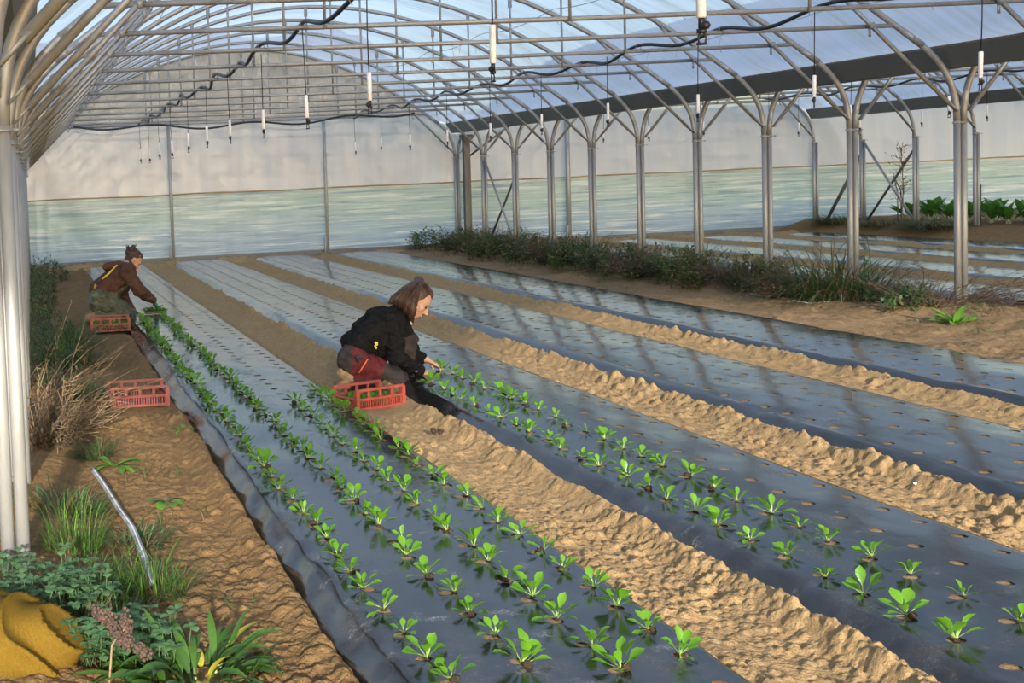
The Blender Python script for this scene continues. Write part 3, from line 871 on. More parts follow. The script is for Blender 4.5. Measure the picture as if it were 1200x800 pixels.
# black plug tray being planted by the woman in brown
e = empty('plug_tray', (1.43, 15.34, .135), 'black plug tray with seedlings on the bed before the woman in brown', 'tray')
mb = MB()
for i in range(9): mb.box((-.2 + i * .05, 0, .02), (.006, .26, .04), None, 'black_plastic')
for i in range(6): mb.box((0, -.13 + i * .052, .02), (.41, .006, .04), None, 'black_plastic')
mb.box((0, 0, .003), (.41, .27, .006), None, 'black_plastic'); mb.build('tray_cells', None, e, smooth=False)
mb = MB()
for s in (-1, 1): mb.box((0, s * .135, .042), (.43, .02, .006), None, 'black_plastic'); mb.box((s * .208, 0, .042), (.02, .28, .006), None, 'black_plastic')
mb.build('tray_rim', None, e, smooth=False); e.scale = (.62, .7, .7)
for i in range(7):
    for j in range(2): seedling(1.43 - .11 + i * .036, 15.34 - .04 + j * .08, .15, 'young seedling standing in the black plug tray', 'seedlings in the plug tray', .6)

# ------------------------------------------------------------------ people
_ico = bmesh.new(); bmesh.ops.create_icosphere(_ico, subdivisions=2, radius=1); ICO = [v.co.copy() for v in _ico.verts]; _ico.free()
def hull_capsule(bm, a, b, ra, rb, sy=1.):
    for c, r in ((a, ra), (b, rb)):
        for p in ICO: bm.verts.new(Vector((p.x * r, p.y * r * sy, p.z * r)) + Vector(c))
    bm.verts.ensure_lookup_table()
    bmesh.ops.convex_hull(bm, input=bm.verts[:])

def fused(name, caps, mat, voxel, parent=None, smooth=4, disp=0., seed=0, ells=(), dscale=9.):
    bms = bmesh.new()
    for c in caps:
        b2 = bmesh.new(); hull_capsule(b2, *c)
        junk = [v for v in b2.verts if not v.link_faces]; bmesh.ops.delete(b2, geom=junk, context='VERTS')
        tmp = bpy.data.meshes.new('t'); b2.to_mesh(tmp); b2.free(); bms.from_mesh(tmp); bpy.data.meshes.remove(tmp)
    for c, R, rad in ells:
        ret = bmesh.ops.create_icosphere(bms, subdivisions=3, radius=1)
        for v in ret['verts']: v.co = Vector(c) + R @ Vector((v.co.x * rad[0], v.co.y * rad[1], v.co.z * rad[2]))
    me = bpy.data.meshes.new(name); bms.to_mesh(me); bms.free()
    o = link(name, me)
    r = o.modifiers.new('r', 'REMESH'); r.mode = 'VOXEL'; r.voxel_size = voxel
    s = o.modifiers.new('s', 'SMOOTH'); s.iterations = smooth; s.factor = .5
    bpy.context.view_layer.update()
    dg = bpy.context.evaluated_depsgraph_get()
    me2 = bpy.data.meshes.new_from_object(o.evaluated_get(dg))
    o.modifiers.clear(); o.data = me2; bpy.data.meshes.remove(me); me2.name = name
    if disp:
        n = len(me2.vertices); co = np.empty(n * 3); no = np.empty(n * 3)
        me2.vertices.foreach_get('co', co); me2.vertices.foreach_get('normal', no)
        co = co.reshape(-1, 3); no = no.reshape(-1, 3)
        d = fbm(co[:, 0] * dscale + co[:, 1] * 4, co[:, 2] * dscale * 1.3 - co[:, 1] * 5, seed, 3)
        d = 1 - np.abs(d) * 2.4
        co = co + no * (d[:, None] - .5) * disp
        me2.vertices.foreach_set('co', co.reshape(-1))
    me2.materials.clear(); me2.materials.append(MATS[mat])
    me2.polygons.foreach_set('use_smooth', [True] * len(me2.polygons)); me2.update()
    if parent: o.parent = parent
    return o

def hand_caps(w, d, n, side, L=.16, curl=.5):
    """palm and five fingers. w wrist, d pointing direction, n palm normal (fingers curl to it), side: thumb side direction"""
    d = d.normalized(); n = (n - d * n.dot(d)).normalized(); s = d.cross(n).normalized() * side
    out = []; palm = .48 * L
    for k in (-1.1, 0, 1.1):
        out.append((w, w + d * palm + s * k * .018, .017, .014))
    for k, ln in zip((1.6, .55, -.5, -1.5), (.92, 1., .94, .74)):
        b = w + d * palm + s * k * .0155; a = 0; p = b; l = .5 * L * ln; r = .0085
        for j, f in enumerate((.45, .32, .23)):
            a += curl * (.7 + .25 * j); q = p + (d * math.cos(a) + n * math.sin(a)) * l * f
            out.append((p, q, r, r * .9)); p = q; r *= .9
    b = w + d * palm * .3 + s * .022; m1 = b + (d * .6 + s * .6 + n * .35).normalized() * .036
    out.append((b, m1, .0115, .010)); out.append((m1, m1 + (d * .85 + s * .1 + n * .5).normalized() * .033, .0095, .008))
    return out

def rotF(Fv, Uv):
    Fv = Fv.normalized(); Uv = (Uv - Fv * Uv.dot(Fv)).normalized(); S = Uv.cross(Fv)
    return Matrix((Fv, S, Uv)).transposed()             # local x = face, y = her left, z = up

def head_parts(c, R, k=1.):
    P = lambda x, y, z: c + R @ (Vector((x, y, z)) * k)
    ells = [(P(-.012, 0, .03), R, (.098 * k, .078 * k, .092 * k)),     # skull
            (P(.028, 0, -.03), R, (.062 * k, .062 * k, .085 * k)),     # face
            (P(.045, 0, -.088), R, (.034 * k, .034 * k, .026 * k))]    # chin
    caps = [(P(.083, 0, .012), P(.108, 0, -.028), .010 * k, .0135 * k), (P(.10, .010, -.032), P(.10, -.010, -.032), .009 * k, .009 * k),
            (P(.078, -.035, .022), P(.080, .035, .022), .014 * k, .014 * k),  # brow
            (P(.082, -.014, -.062), P(.082, .014, -.062), .0095 * k, .0095 * k), (P(.077, -.013, -.073), P(.077, .013, -.073), .009 * k, .009 * k),
            (P(.055, .038, -.02), P(.055, .04, -.03), .028 * k, .024 * k), (P(.055, -.038, -.02), P(.055, -.04, -.03), .028 * k, .024 * k)]
    for s in (-1, 1):
        caps += [(P(-.005, s * .077, .012), P(.002, s * .079, -.03), .015 * k, .010 * k)]
    return ells, caps, P

def face_bits(P, R, k, body):
    for s in (-1, 1):
        mb = MB(); mb.ball(P(.079, s * .031, .001), .0095 * k, 'eye_dark', 8); mb.build('eye', None, body)
        mb = MB(); mb.tube([P(.088, s * .016, .021), P(.092, s * .032, .026), P(.078, s * .052, .020)], [.0035 * k, .004 * k, .0025 * k], 5, 'dark_hair'); mb.build('eyebrow', None, body)
    mb = MB(); mb.tube([P(.081, -.022, -.066), P(.0915, 0, -.065), P(.081, .022, -.066)], [.003 * k, .0065 * k, .003 * k], 6, 'lip'); mb.build('lips', None, body)

V3 = Vector
# --- woman in black fleece, kneeling on the path, planting to her right
def woman_black():
    Yr, Yl, Yc = 9.66, 9.98, 9.82
    A = at
    hipR, hipL = A(413.5, 422, Yr + .04), A(415, 421, Yl - .04)
    kneeR, ankR = A(466, 444, Yr - .02), A(412, 447, Yr + .02); toeR = A(404, 451, Yr + .02); heelR = A(402, 437, Yr + .02)
    kneeL, ankL = A(478, 398, Yl + .02), A(474, 444, Yl + .02); toeL = A(492, 447, Yl)
    pel = (hipR + hipL) / 2; mid = A(428, 398, Yc); chest = A(447, 381, Yc); neck = A(468, 366, Yc)
    shR, shL = A(459, 376, Yr - .0), A(466, 374, Yl + .0)
    elR, wrR = A(465, 420, Yr - .04), A(496, 436, Yr + .10)
    elL, wrL = A(483, 417, Yl + .06), A(500.5, 421, Yl + .0)
    tipR, tipL = A(507, 438, Yr + .16), A(520, 433, Yl - .06)
    hc = A(488, 353, Yc)
    fdir = (A(497.9, 360.6, Yc - .03) - A(488, 353, Yc)); udir = A(494.1, 345.1, Yc) - A(488, 353, Yc)
    R = rotF(fdir, udir); k = 1.12
    ells, hcaps, P = head_parts(hc, R, k)
    nb = P(-.035, 0, -.07)
    W = V3((0, .09, 0))
    caps = list(hcaps) + [(neck, nb, .058, .056), (nb, P(-.02, 0, -.02), .056, .06)]
    for s in (-1, 1):
        caps += [(pel + W * s * .7, mid + W * s * .6, .09, .08), (mid + W * s * .6, chest + W * s * .8, .08, .09), (chest + W * s * .8, neck + W * s * .5, .09, .055)]
    for sh, el, wr in ((shR, elR, wrR), (shL, elL, wrL)):
        caps += [(chest, sh, .09, .058), (sh, el, .052, .042), (el, wr, .042, .026)]
    for hp, kn, an in ((hipR, kneeR, ankR), (hipL, kneeL, ankL)):
        caps += [(pel, hp, .1, .1), (hp, kn, .095, .06), (kn, an, .055, .036)]
    caps += [(ankR, toeR, .036, .028), (ankL, toeL, .036, .028)]
    caps += hand_caps(wrR, tipR - wrR, V3((.3, .6, -.5)), -1, .185, .45)
    caps += hand_caps(wrL, tipL - wrL, V3((.1, -.35, -.9)), 1, .19, .42)
    body = fused('person', caps, 'skin', .0055, None, 2, ells=ells)
    tag(body, 'woman with long ponytail in black fleece and maroon trousers, kneeling to plant', 'person')
    face_bits(P, R, k, body)
    # fleece
    j = []
    for s in (-1, 1):
        j += [(A(420, 401, Yc) + W * s, mid + W * s, .112, .13), (mid + W * s, chest + W * s * 1.05, .135, .135), (chest + W * s * 1.1, neck + W * s * .75 + V3((-.02, 0, -.02)), .13, .075)]
        j += [(A(424, 405, Yc) + W * s * 1.1, A(447, 407, Yc) + W * s, .08, .065)]
    j += [(neck + V3((-.01, 0, .0)), P(-.045, 0, -.095), .075, .07)]
    for sh, el, wr in ((shR, elR, wrR), (shL, elL, wrL)):
        d = (wr - el).normalized()
        j += [(chest, sh, .11, .085), (sh, el, .082, .07), (el, wr - d * .05, .068, .046)]
    jk = fused('fleece_jacket', j, 'black_fleece', .009, body, 4, .022, 5)
    jk['label'] = 'black fleece jacket'
    for wr, el in ((wrR, elR), (wrL, elL)):
        d = (wr - el).normalized(); mb = MB(); mb.tube([wr - d * .075, wr - d * .03], [.049, .045], 14, 'black_fleece'); mb.build('cuff', None, jk)
    mb = MB(); pc = A(440.3, 404, Yr - .13)
    for dx, dz, r in ((0, .016, .011), (.008, .003, .012), (-.005, -.01, .010), (.003, -.023, .009), (.013, .017, .006)):
        mb.ball(pc + V3((dx, 0, dz)), r, 'yellow_print', 7, (1, .4, 1))
    mb.build('emblem', None, jk)
    mb = MB(); mb.tube([A(481, 376, Yc - .06), A(482, 380, Yc - .05)], .007, 6, 'white_plastic'); mb.build('zip_pull', None, jk)
    # trousers
    tcap = []
    for hp, kn in ((hipR, kneeR), (hipL, kneeL)):
        tcap += [(pel, hp, .12, .125), (hp, kn, .118, .085)]
    tcap += [(pel, pel * .6 + mid * .4, .13, .11), (kneeR, ankR, .078, .06), (kneeL, ankL, .08, .058)]
    tr = fused('trousers', tcap, 'maroon_cloth', .009, body, 4, .014, 15)
    mm = MATS['charcoal_cloth']; tr.data.materials.append(mm)
    for p in tr.data.polygons:                           # dark panels: seat, knees, shins
        c = p.center
        seat = (c - A(400, 425, Yr)).length < .15 and c.x < A(405, 420, Yc).x
        shin = c.z < A(440, 440, Yc).z and c.x < kneeR.x - .02 and c.z < (hipR.z + (kneeR.z - hipR.z) * ((c.x - hipR.x) / (kneeR.x - hipR.x))) - .075
        knee = (c - kneeR).length < .17 or (c - kneeL).length < .16
        shl = c.y > Yl - .1 and c.x > kneeL.x - .12 and c.z < kneeL.z - .02
        if seat or shin or knee or shl: p.material_index = 1
    mb = MB(); mb.tube([A(431, 420.5, Yr - .105), A(425, 430, Yr - .115), A(420.5, 437, Yr - .10)], .006, 6, 'orange_zip'); mb.build('pocket_zip', None, tr)
    mb = MB(); q = A(421.5, 418.5, Yr - .11); mb.ball(q, .03, 'charcoal_cloth', 8, (1.2, .35, .8)); mb.tube([q, A(420, 424, Yr - .12)], .012, 6, 'charcoal_cloth'); mb.build('waist_toggle', None, tr)
    for an, toe, hl in ((ankR, toeR, heelR), (ankL, toeL, ankL + V3((-.03, 0, -.02)))):
        b = fused('boot', [(an, toe, .062, .05), (an, hl, .062, .05), (toe, toe + (toe - an).normalized() * .04, .05, .042)], 'tan_leather', .007, body, 3)
        mb = MB(); lo = min((v.co.z for v in b.data.vertices)); mb.tube([V3((hl.x, hl.y, lo + .012)), V3((toe.x, toe.y, lo + .012))], .042, 8, 'charcoal_cloth', flat=.3); mb.build('sole', None, b)
    # hair: cap, tight pull to a high ponytail that falls over back and cheek
    base = P(-.075, 0, .118)
    hells = [(P(-.026, 0, .042), R, (.098 * k, .086 * k, .092 * k)), (P(-.05, 0, .0), R, (.06 * k, .079 * k, .07 * k))]
    hc_ = [(P(-.05, 0, .09), base, .06 * k, .034), (P(.028, 0, .085), P(-.05, 0, .1), .045 * k, .05 * k)]
    hair = fused('hair', hc_, 'brown_hair', .006, body, 3, .003, 31, ells=hells, dscale=22)
    pt = []
    rr = random.Random(4)
    top = A(491, 329.5, Yc)
    ends = [(455, 355.5), (459, 356), (463, 357), (468, 360), (473, 366), (478, 372), (481, 376), (484, 378), (482.5, 374), (476, 368)]
    for i, (ex, ey) in enumerate(ends):
        e_ = A(ex, ey, Yc - .12 + .03 * rr.uniform(-1, 1))
        m_ = A(491 + (ex - 491) * .42 - 1, 330 + (ey - 330) * (.34 if ex < 470 else .36), Yc - .10 + .02 * rr.uniform(-1, 1)); m2 = A(491 + (ex - 491) * .82 - .5, 330 + (ey - 330) * (.74 if ex < 470 else .70), Yc - .13 + .02 * rr.uniform(-1, 1))
        pt += [(base, top, .034, .03), (top, m_, .030, .030), (m_, m2, .030, .022), (m2, e_, .022, .006)]
    pony = fused('ponytail', pt, 'brown_hair', .006, body, 3, .006, 33, dscale=30)
    # separate strands: ponytail fan, and hair pulled back over the skull
    mb = MB()
    for i in range(170):
        t_ = rr.random(); q = t_ * (len(ends) - 1); i0_ = min(int(q), len(ends) - 2); f = q - i0_
        ex = ends[i0_][0] * (1 - f) + ends[i0_ + 1][0] * f; ey = ends[i0_][1] * (1 - f) + ends[i0_ + 1][1] * f
        dy = rr.uniform(-.055, .03)
        e_ = A(ex + rr.uniform(-1.5, 1), ey + rr.uniform(-2, 1.5), Yc - .14 + dy)
        m_ = A(491 + (ex - 491) * .40 + rr.uniform(-1.3, .8), 329 + (ey - 330) * (.32 if ex < 470 else .34), Yc - .13 + dy * .8); m2 = A(491 + (ex - 491) * .80 + rr.uniform(-1, .6), 330 + (ey - 330) * (.72 if ex < 470 else .68), Yc - .155 + dy)
        P0 = [base + V3((0, dy * .2, 0)), top + V3((rr.uniform(-.015, .015), dy * .5, rr.uniform(0, .012))), m_, m2, e_]
        cur = []
        for a_ in range(4):
            for b_ in range(4):
                u = b_ / 4; p0, p1, p2, p3 = P0[max(0, a_ - 1)], P0[a_], P0[a_ + 1], P0[min(4, a_ + 2)]
                cur.append(.5 * (2 * p1 + (p2 - p0) * u + (2 * p0 - 5 * p1 + 4 * p2 - p3) * u * u + (3 * p1 - 3 * p2 + p3 - p0) * u ** 3))
        cur.append(e_)
        mb.tube(cur, [.0045] * 13 + [.004, .0035, .0025, .001], 4, 'brown_hair')
    for i in range(120):
        az = rr.uniform(-2.4, 2.4); el = rr.uniform(-.25, .75)
        d0 = V3((math.cos(az) * math.cos(el), math.sin(az) * math.cos(el), math.sin(el)))
        if d0.x > .35 and d0.z < .42: continue
        lb_ = R.inverted() @ (base - P(-.026, 0, .042)) / k; d1 = V3((lb_.x / .098, lb_.y / .086, lb_.z / .092)).normalized()
        cur = []
        for j in range(7):
            d = (d0 * (1 - j / 6) + d1 * j / 6).normalized() * 1.035
            cur.append(P(-.026 + d.x * .098, d.y * .086, .042 + d.z * .092))
        mb.tube(cur, .0035, 4, 'brown_hair')
    mb.build('hair_strands', None, hair)
    mb = MB(); t = (top - base).normalized(); u = t.orthogonal().normalized(); w = t.cross(u); cc = (base + top) / 2
    mb.tube([cc + (u * math.cos(a) + w * math.sin(a)) * .034 for a in np.linspace(0, 2 * PI, 15)], .008, 6, 'black_plastic', cap=False); mb.build('hair_tie', None, body)
    # the seedling plug she is setting into a hole
    q = A(512, 438, Yr + .34)
    seedling(q.x, q.y, max(q.z, bedz[1](q.x, q.y) + .02), 'seedling plug held in the hands of the woman in black', 'held seedlings', 1.1)
woman_black()

# --- woman in brown hoodie and olive bib waders, kneeling further back
def woman_brown():
    Yr, Yl, Yc = 15.22, 15.62, 15.42
    A = at
    hipR, hipL = A(118, 352, Yr + .05), A(119, 351, Yl - .05)
    kneeR, ankR, toeR = A(150, 370.5, Yr), A(116, 371, Yr), A(107, 372, Yr)
    kneeL, ankL, toeL = A(154, 369, Yl), A(120, 370, Yl), A(110, 371, Yl)
    pel = (hipR + hipL) / 2; mid = A(127, 334, Yc); chest = A(142, 321.5, Yc); neck = A(152, 313, Yc)
    shR, shL = A(148, 318, Yr - .02), A(151, 320, Yl + .02)
    elR, wrR, tipR = A(164, 341, Yr - .02), A(180, 352, Yr + .1), A(183.5, 358, Yr + .12)
    elL, wrL, tipL = A(142, 346, Yl + .1), A(154.5, 363, Yl + .05), A(160.5, 368, Yl + .03)
    hc = A(156.0, 305.5, Yc)
    R = rotF(A(160, 308.5, Yc) - A(156, 305.5, Yc), A(159, 301.5, Yc) - A(156, 305.5, Yc)); k = 1.02
    ells, hcaps, P = head_parts(hc, R, k); nb = P(-.03, 0, -.07); W = V3((0, .09, 0))
    caps = list(hcaps) + [(neck, nb, .056, .055), (nb, P(-.02, 0, -.02), .055, .06)]
    for s in (-1, 1): caps += [(pel + W * s, mid + W * s * .8, .12, .105), (mid + W * s * .8, chest + W * s, .105, .11), (chest + W * s, neck + W * s * .6, .10, .06)]
    for sh, el, wr in ((shR, elR, wrR), (shL, elL, wrL)): caps += [(chest, sh, .09, .058), (sh, el, .052, .042), (el, wr, .042, .026)]
    for hp, kn, an, to in ((hipR, kneeR, ankR, toeR), (hipL, kneeL, ankL, toeL)): caps += [(pel, hp, .11, .11), (hp, kn, .1, .062), (kn, an, .058, .038), (an, to, .038, .028)]
    hr = hand_caps(wrR, tipR - wrR, V3((-.4, .1, -.6)), 1, .17, .35); hl = hand_caps(wrL, tipL - wrL, V3((.2, -.2, -.9)), 1, .17, .4)
    body = fused('person', caps + hr + hl, 'skin', .0065, None, 2, ells=ells)
    tag(body, 'woman with hair bun in brown hoodie and olive waders, kneeling by end wall', 'person')
    face_bits(P, R, k, body)
    j = []
    for s in (-1, 1): j += [(A(116, 341, Yc) + W * s, mid + W * s, .125, .14), (mid + W * s, chest + W * s * 1.05, .14, .14), (chest + W * s * 1.05, neck + W * s * .7, .135, .08)]
    for sh, el, wr in ((shR, elR, wrR), (shL, elL, wrL)):
        d = (wr - el).normalized(); j += [(chest, sh, .115, .092), (sh, el, .088, .08), (el, wr - d * .01, .078, .05)]
    jk = fused('hoodie', j, 'brown_cotton', .009, body, 4, .024, 41); jk['label'] = 'brown hooded sweatshirt'
    h = [(A(127, 312, Yc - .06), A(140, 309.5, Yc - .11), .045, .05), (A(140, 309.5, Yc - .11), A(151, 312, Yc - .11), .05, .04), (A(127, 312, Yc + .06), A(145, 308.5, Yc + .11), .045, .05),
         (A(124.5, 313, Yc - .05), A(124.5, 312.5, Yc + .05), .045, .045), (A(128, 314, Yc), A(145, 311, Yc), .06, .06)]
    fused('hood', h, 'brown_cotton', .009, jk, 3, .01, 43)
    ln = [(A(134, 308.3, Yc - .03), A(149, 307.2, Yc - .08), .032, .028), (A(134, 308, Yc + .03), A(149, 307, Yc + .08), .03, .028), (A(150, 308, Yc - .09), A(152, 312, Yc - .10), .026, .02)]
    x = fused('hood_lining', ln, 'grey_lining', .008, jk, 3); x['label'] = 'grey fleece hood lining'
    t = []
    for hp, kn, an in ((hipR, kneeR, ankR), (hipL, kneeL, ankL)): t += [(pel, hp, .14, .155), (hp, kn, .15, .092), (kn, an, .09, .075)]
    t += [(pel + V3((.02, 0, 0)), A(128, 338, Yc) , .155, .14)]
    for s in (-1, 1): t += [(A(128, 342, Yc) + W * s, A(143, 335, Yc) + W * s * .9, .12, .055)]
    wd = fused('bib_waders', t, 'olive_waders', .009, body, 4, .03, 47); wd['label'] = 'olive green rubber bib trousers'
    b1 = A(134.5, 315, Yr + .02); b2 = A(119, 328, Yr + .02); b3 = A(111.5, 334, Yr + .03)
    def strip(pts, w, mat, par):
        mb = MB(); mb.tube(pts, w, 8, mat, flat=.35); return mb.build('shoulder_strap', None, par)
    sh_off = V3((0, -.125, .02))
    strip([b1 + sh_off + V3((.02, .05, .03)), (b1 + b2) / 2 + sh_off, b2 + sh_off], .022, 'yellow_strap', wd)
    strip([b2 + sh_off, (b2 + b3) / 2 + sh_off, b3 + sh_off], .026, 'black_plastic', wd)
    strip([b3 + sh_off, A(111, 338, Yr - .08)], .02, 'yellow_strap', wd)
    for an, to in ((ankR, toeR), (ankL, toeL)): fused('boot', [(an, to, .068, .056), (to, to + (to - an).normalized() * .05, .056, .045)], 'tan_leather', .008, body, 3)
    for caps_, wr, el in ((hr, wrR, elR), (hl, wrL, elL)):
        d = (wr - el).normalized()
        g = fused('glove', [(a, b, ra + .004, rb + .004) for a, b, ra, rb in caps_] + [(wr, wr - d * .05, .034, .038)], 'teal_rubber', .006, body, 2); g['label'] = 'teal rubber glove'
    hells = [(P(-.028, 0, .042), R, (.096 * k, .084 * k, .092 * k)), (P(-.05, 0, -.005), R, (.058 * k, .076 * k, .065 * k))]
    bun = A(154, 294, Yc)
    hair = fused('hair', [(P(.025, 0, .085), P(-.05, 0, .1), .046 * k, .05 * k), (P(-.05, 0, .09), bun, .05, .035)], 'dark_hair', .007, body, 3, .008, 51, ells=hells, dscale=22)
    bn = fused('hair_bun', [(bun + V3((-.03, 0, .0)), bun + V3((.03, 0, .01)), .045, .045), (bun, bun + V3((.02, -.02, .05)), .04, .025), (bun, bun + V3((-.03, .03, .03)), .04, .03)], 'dark_hair', .007, body, 2, .02, 53, dscale=30)
    mb = MB(); rr = random.Random(2)
    for i in range(14):
        a = rr.uniform(0, 6.28); mb.tube([bun + V3((0, 0, .02)), bun + V3((math.cos(a) * .05, math.sin(a) * .03, .04 + rr.random() * .03)), bun + V3((math.cos(a) * .075, math.sin(a) * .04, .05 + rr.random() * .04))], .0025, 4, 'dark_hair')
    mb.build('loose_strands', None, bn)
    q = A(182, 361, Yr + .14)
    seedling(q.x, q.y, q.z - .05, 'seedling dangling from the teal gloved hand of the woman in brown', 'held seedlings', 1.0)
woman_brown()

# ------------------------------------------------------------------ weeds and wild plants
def leafy_bush(name, R, H, n, mats, seed, leafL=.06, dry=.12):
    r = random.Random(seed); mb = MB(); st = MB()
    ns = max(10, n // 45)
    for i in range(ns):
        a = r.uniform(0, 2 * PI); q = R * math.sqrt(r.random()); base = V3((q * math.cos(a), q * math.sin(a) * 1.25, -.05))
        h = H * (1 - .55 * (q / R) ** 2) * r.uniform(.6, 1.1); lean = V3((math.cos(a), math.sin(a), 0)) * r.uniform(.05, .35) * h + V3((r.uniform(-.1, .1), r.uniform(-.1, .1), 0)) * h
        top = base + lean + V3((0, 0, h + .05)); md = (base + top) / 2 + V3((r.uniform(-.04, .04), r.uniform(-.04, .04), .04))
        st.tube([base, md, top], [.004, .003, .0015], 4, 'dark_twig')
        for k in range(n // ns):
            t = r.uniform(.12, 1); p = base * (1 - t) ** 2 + md * 2 * t * (1 - t) + top * t * t
            p = p + V3((r.gauss(0, .03), r.gauss(0, .03), r.gauss(0, .02)))
            az = r.uniform(0, 2 * PI); l = leafL * r.uniform(.5, 1.3)
            mt = 'dry_leaf' if r.random() < dry else mats[r.randrange(len(mats))]
            mb.leaf(p, az, l, l * r.uniform(.22, .4), r.uniform(-.3, 1.1), r.uniform(0, 1.2), mt, 0, None, .001, .1, 3, .5, r.uniform(-.5, .5))
    o = mb.build(name, None); st.build('stems', None, o)['kind'] = 'stuff'
    return o
def grass(name, R, H, n, seed, dry=.25, mats=('grass_blade', 'weed_leaf'), w=.007):
    r = random.Random(seed); mb = MB(); dm = MB()
    for i in range(n):
        a = r.uniform(0, 2 * PI); q = R * .55 * math.sqrt(r.random()); l = H * r.uniform(.55, 1.35)
        isdry = r.random() < dry
        (dm if isdry else mb).leaf((q * math.cos(a), q * math.sin(a), -.03), a + r.gauss(0, .7), l, w * r.uniform(.6, 1.3), r.uniform(.5, 1.5), r.uniform(.5, 2.1), 'dry_leaf' if isdry else mats[r.randrange(len(mats))], 0, None, w * .35, .1, 5, .35)
    o = mb.build(name, None)
    if dm.v: dm.build('dry_blades', None, o)['kind'] = 'stuff'
    return o
def dry_clump(name, R, H, n, seed, mat='dry_stalk', lean=(0, 0)):
    r = random.Random(seed); mb = MB(); hd = MB()
    for i in range(n):
        a = r.uniform(0, 2 * PI); q = R * .6 * math.sqrt(r.random()); p = V3((q * math.cos(a), q * math.sin(a), -.04)); l = H * r.uniform(.5, 1.25)
        d = V3((math.cos(a) * r.uniform(.2, 1.1) + lean[0], math.sin(a) * r.uniform(.2, 1.1) + lean[1], r.uniform(.35, 1.2))).normalized(); pts = [p]
        for k in range(4):
            p = p + d * l / 4; d = (d + V3((r.gauss(0, .18), r.gauss(0, .18), r.gauss(-.12, .15)))).normalized(); pts.append(p)
        mb.tube(pts, [.0038, .0034, .003, .0024, .0014], 4, mat)
        for _ in range(2):
            k = r.randrange(1, 4); s0 = pts[k]; s1 = s0 + V3((r.gauss(0, 1), r.gauss(0, 1), r.uniform(-.1, 1))).normalized() * l * r.uniform(.1, .25)
            mb.tube([s0, s1], [.0022, .001], 3, mat)
        if r.random() < .6:
            for _ in range(5): hd.leaf(pts[r.randrange(1, 5)], r.uniform(0, 6.28), .05 * r.uniform(.5, 1.4), .014, r.uniform(-.5, 1), 1.2, 'dry_leaf', 0, None, .001, .1, 3)
    o = mb.build(name, None)
    if hd.v: hd.build('dry_leaves', None, o)['kind'] = 'stuff'
    return o
def setup(o, loc, label, cat, group, rz=0, s=(1, 1, 1)):
    o.location = loc; o.rotation_euler.z = rz; o.scale = s; tag(o, label, cat, group); return o
def clone(o, loc, label, cat, group, rz=0, s=(1, 1, 1)):
    c = o.copy(); COL.objects.link(c)
    for ch in [q for q in COL.objects if q.parent == o]:
        d = ch.copy(); COL.objects.link(d); d.parent = c
    return setup(c, loc, label, cat, group, rz, s)

# left bank: dark green weeds along the post row
LB = [leafy_bush('weed_bush', .62, .42, 2600, ('weed_leaf', 'weed_leaf', 'grass_blade'), 71), leafy_bush('weed_bush', .58, .36, 2600, ('weed_leaf', 'chard_leaf'), 72, .05, .2)]
lb = [(.10, 10.9, .85, 'low dark green weeds behind the dry stalk clump'), (.05, 12.4, .95, 'dark green weeds left of the empty red crate, by the posts'), (.12, 14.0, 1.0, 'dark green weeds on the left bank, beside the crate of seedlings'),
      (-.1, 15.8, 1.1, 'tall dark weeds on the left bank, level with the woman in brown'), (-.1, 17.8, 1.15, 'dark weeds on the left bank, just behind the woman in brown'), (.0, 20.2, 1.2, 'dark weeds on the left bank halfway to the end wall'), (.15, 22.8, 1.3, 'dark weed mass at the far left corner by the end wall')]
for i, (x, y, s, lab) in enumerate(lb):
    f = setup if i < 2 else clone
    f(LB[i % 2], (x - .16, y, .04), lab, 'weeds', 'weed clumps on the left bank', (i % 2) * 3.1, (s * .72, s * 1.25, s * (.8 if i < 2 else .85)))
LG = grass('grass_tuft', .4, .42, 420, 73, .3)
setup(LG, (.25, 11.8, .05), 'grass tuft at the foot of left weeds, before the seedling crate', 'grass', 'grass tufts on the left bank')
clone(LG, (.35, 9.9, .04), 'grass tuft touching the left side of the empty red crate', 'grass', 'grass tufts on the left bank', 1, (.6, .6, .55))
clone(LG, (.3, 13.3, .05), 'grass tuft left of the seedling crate behind woman in brown', 'grass', 'grass tufts on the left bank', 2, (.9, 1, .8))
clone(LG, (.32, 7.75, .04), 'small bright grass tuft at the upper end of the grey drip tape', 'grass', 'grass tufts on the left bank', 3, (.42, .42, .35))
D = dry_clump('dry_stalk_clump', .36, .50, 300, 75)
setup(D, (.0, 8.5, .03), 'big pale brown clump of dry stalks beside the left posts', 'dry weeds', 'dry stalks on the left bank', 0, (.9, 1.2, .95))
D2 = dry_clump('dry_stalk_clump', .25, .75, 34, 76, 'dry_stalk', (.75, -.1))
setup(D2, (.02, 8.9, .15), 'loose long dry stalks leaning right across the empty crate', 'dry weeds', 'dry stalks on the left bank')
D3 = dry_clump('dry_stalk_clump', .4, .30, 240, 77, 'dark_twig')
setup(D3, (-.02, 8.25, .05), 'dark brown matted undergrowth below the big dry stalk clump', 'dry weeds', 'dry stalks on the left bank', 0, (.75, 1, 1))
